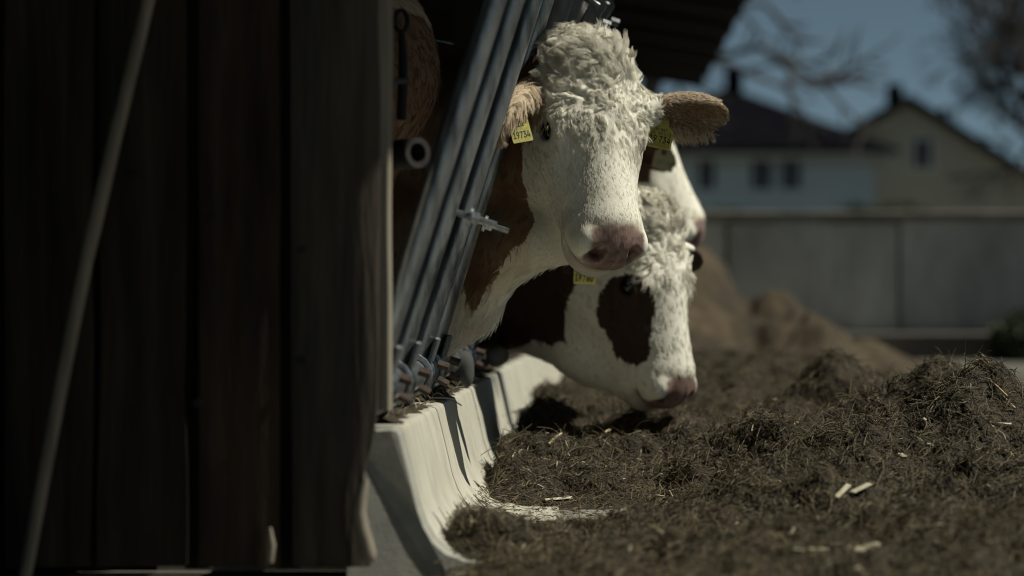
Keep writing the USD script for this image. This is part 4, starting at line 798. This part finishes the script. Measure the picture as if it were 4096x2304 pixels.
# single pieces that can be told apart: pale chips and stalks lying on the silage
def on(px, py, lo=3.3, hi=9.0):       # where the line of sight meets the silage
    d = np.arange(lo, hi, .004); x = (px - 2048) * PX * d; z = CAM_Z + (1180 - py) * PX * d; h = np.maximum(sil_h(x, d), 0); k = np.argmax(z <= h); return np.array([x[k], d[k], h[k]])
def piece(name, a, b, r, mat, flat=.55):
    p, q = on(*a), on(*b); L = np.linalg.norm(q - p)
    if L > .3: q = p + (q - p) / L * .2
    p, q = p + [0, 0, r * 1.3], q + [0, 0, r * 1.6]; 
    if mat == 'stalk': m = tube([p, p * .65 + q * .35 + [0, 0, r * .5], q], [r, r * 1.05, r * .9], 8)
    else:
        e = unit(q - p); u = unit(np.array([rs.normal() * .25, -.45, 1.0])); u = unit(u - e * (u @ e)); m = rbox((np.linalg.norm(q - p), r * 2.1, r * .45), r * .15, frame((p + q) / 2 + u * r * .3, e, np.cross(u, e), u))
    obj(name, m, mat, sil, smooth=50)
for a, b, r in [((3345, 2005), (3395, 1965), .0045), ((3408, 1992), (3480, 1962), .0062), ((3422, 2232), (3518, 2206), .0062), ((3650, 2128), (3722, 2132), .0045), ((2628, 1994), (2694, 2012), .0045), ((3284, 1722), (3298, 1738), .004), ((3692, 1682), (3704, 1694), .003), ((3992, 1702), (4046, 1708), .0028), ((2180, 2010), (2290, 2002), .0035), ((3185, 2220), (3300, 2226), .005), ((2870, 1905), (2960, 1880), .0035), ((3600, 1830), (3618, 1850), .0045)]: piece('straw_chip', a, b, r, 'chip')
for a, b, r in [((2052, 1652), (2172, 1768), .0042), ((2010, 1690), (2080, 1598), .003), ((2195, 1795), (2245, 1745), .0035), ((2345, 1706), (2372, 1734), .0026), ((1800, 1588), (1846, 1616), .0022), ((2420, 1740), (2466, 1712), .003), ((3150, 1720), (3190, 1700), .003), ((3990, 1585), (4060, 1650), .003), ((3960, 1530), (4030, 1600), .0022)]: piece('stalk', a, b, r, 'stalk')
# crumbs and short straw on the bare floor and the trough's foot
def floor_z(off): return np.where(off > -.16, .002, np.interp(off, [x for x, z in prof[4:13]], [z for x, z in prof[4:13]]))
n = 3000; y = rs.uniform(4.12, 5.6, n); off = -.33 + .62 * rs.uniform(size=n) ** 1.15; x = flx(y, off); z = np.maximum(floor_z(off), sil_h(x, y)) + .0015
t = rs.uniform(0, 6.28, n); L = rs.uniform(.004, .024, n); dz = np.interp(off, [-.33, -.29, -.2], [.8, .3, 0]); d = np.stack([np.cos(t), np.sin(t), np.zeros(n)], 1)
p0 = np.c_[x, y, z]; q0 = p0 + d * L[:, None]; q0[:, 2] = np.maximum(floor_z(q0[:, 0] - AX * q0[:, 1]), sil_h(q0[:, 0], q0[:, 1])) + .003
P = np.stack([p0, (p0 + q0) / 2 + [0, 0, .001], q0], 1); k = int(n * .4)
tag(curves('floor_crumbs', P[:k], rs.uniform(.0015, .0035, k), 'straw_dark', sil), kind='stuff'); tag(curves('floor_crumbs', P[k:int(n * .93)], rs.uniform(.0012, .0026, int(n * .93) - k), 'straw_tan', sil), kind='stuff'); tag(curves('floor_crumbs', P[int(n * .93):], .002, 'straw_pale', sil), kind='stuff')
# straw lying on the wall top
P = []
for k in range(260):
    y = rs.uniform(4.15, 6.6); x = flx(y, rs.uniform(-.56, -.40)); t = rs.uniform(0, 6.28); L = rs.uniform(.012, .05); P.append([[x, y, .238], [x + .5 * L * math.cos(t), y + .5 * L * math.sin(t), .243 + rs.uniform(0, .01)], [x + L * math.cos(t), y + L * math.sin(t), .239 + rs.uniform(0, .012)]])
c_ = thing('straw_litter', 'loose straw bits scattered on the dirty top of the feed wall', 'straw', loc=(-.2, 4.8, .23), kind='stuff')
tag(curves('straw_bits', np.array(P)[:200], .0016, 'straw_tan', c_), kind='stuff'); tag(curves('straw_bits', np.array(P)[200:], .0024, 'straw_pale', c_), kind='stuff')
bs = [at(1725, 1592, 4.62), at(1790, 1594, 4.63), at(1812, 1600, 4.64), at(1846, 1622, 4.66)]
tag(obj('bent_stem', tube(bs, [.0018, .0018, .0016, .0013], 6), 'black_iron'), 'thin dark bent stem sticking out over the feed wall edge', 'stem')
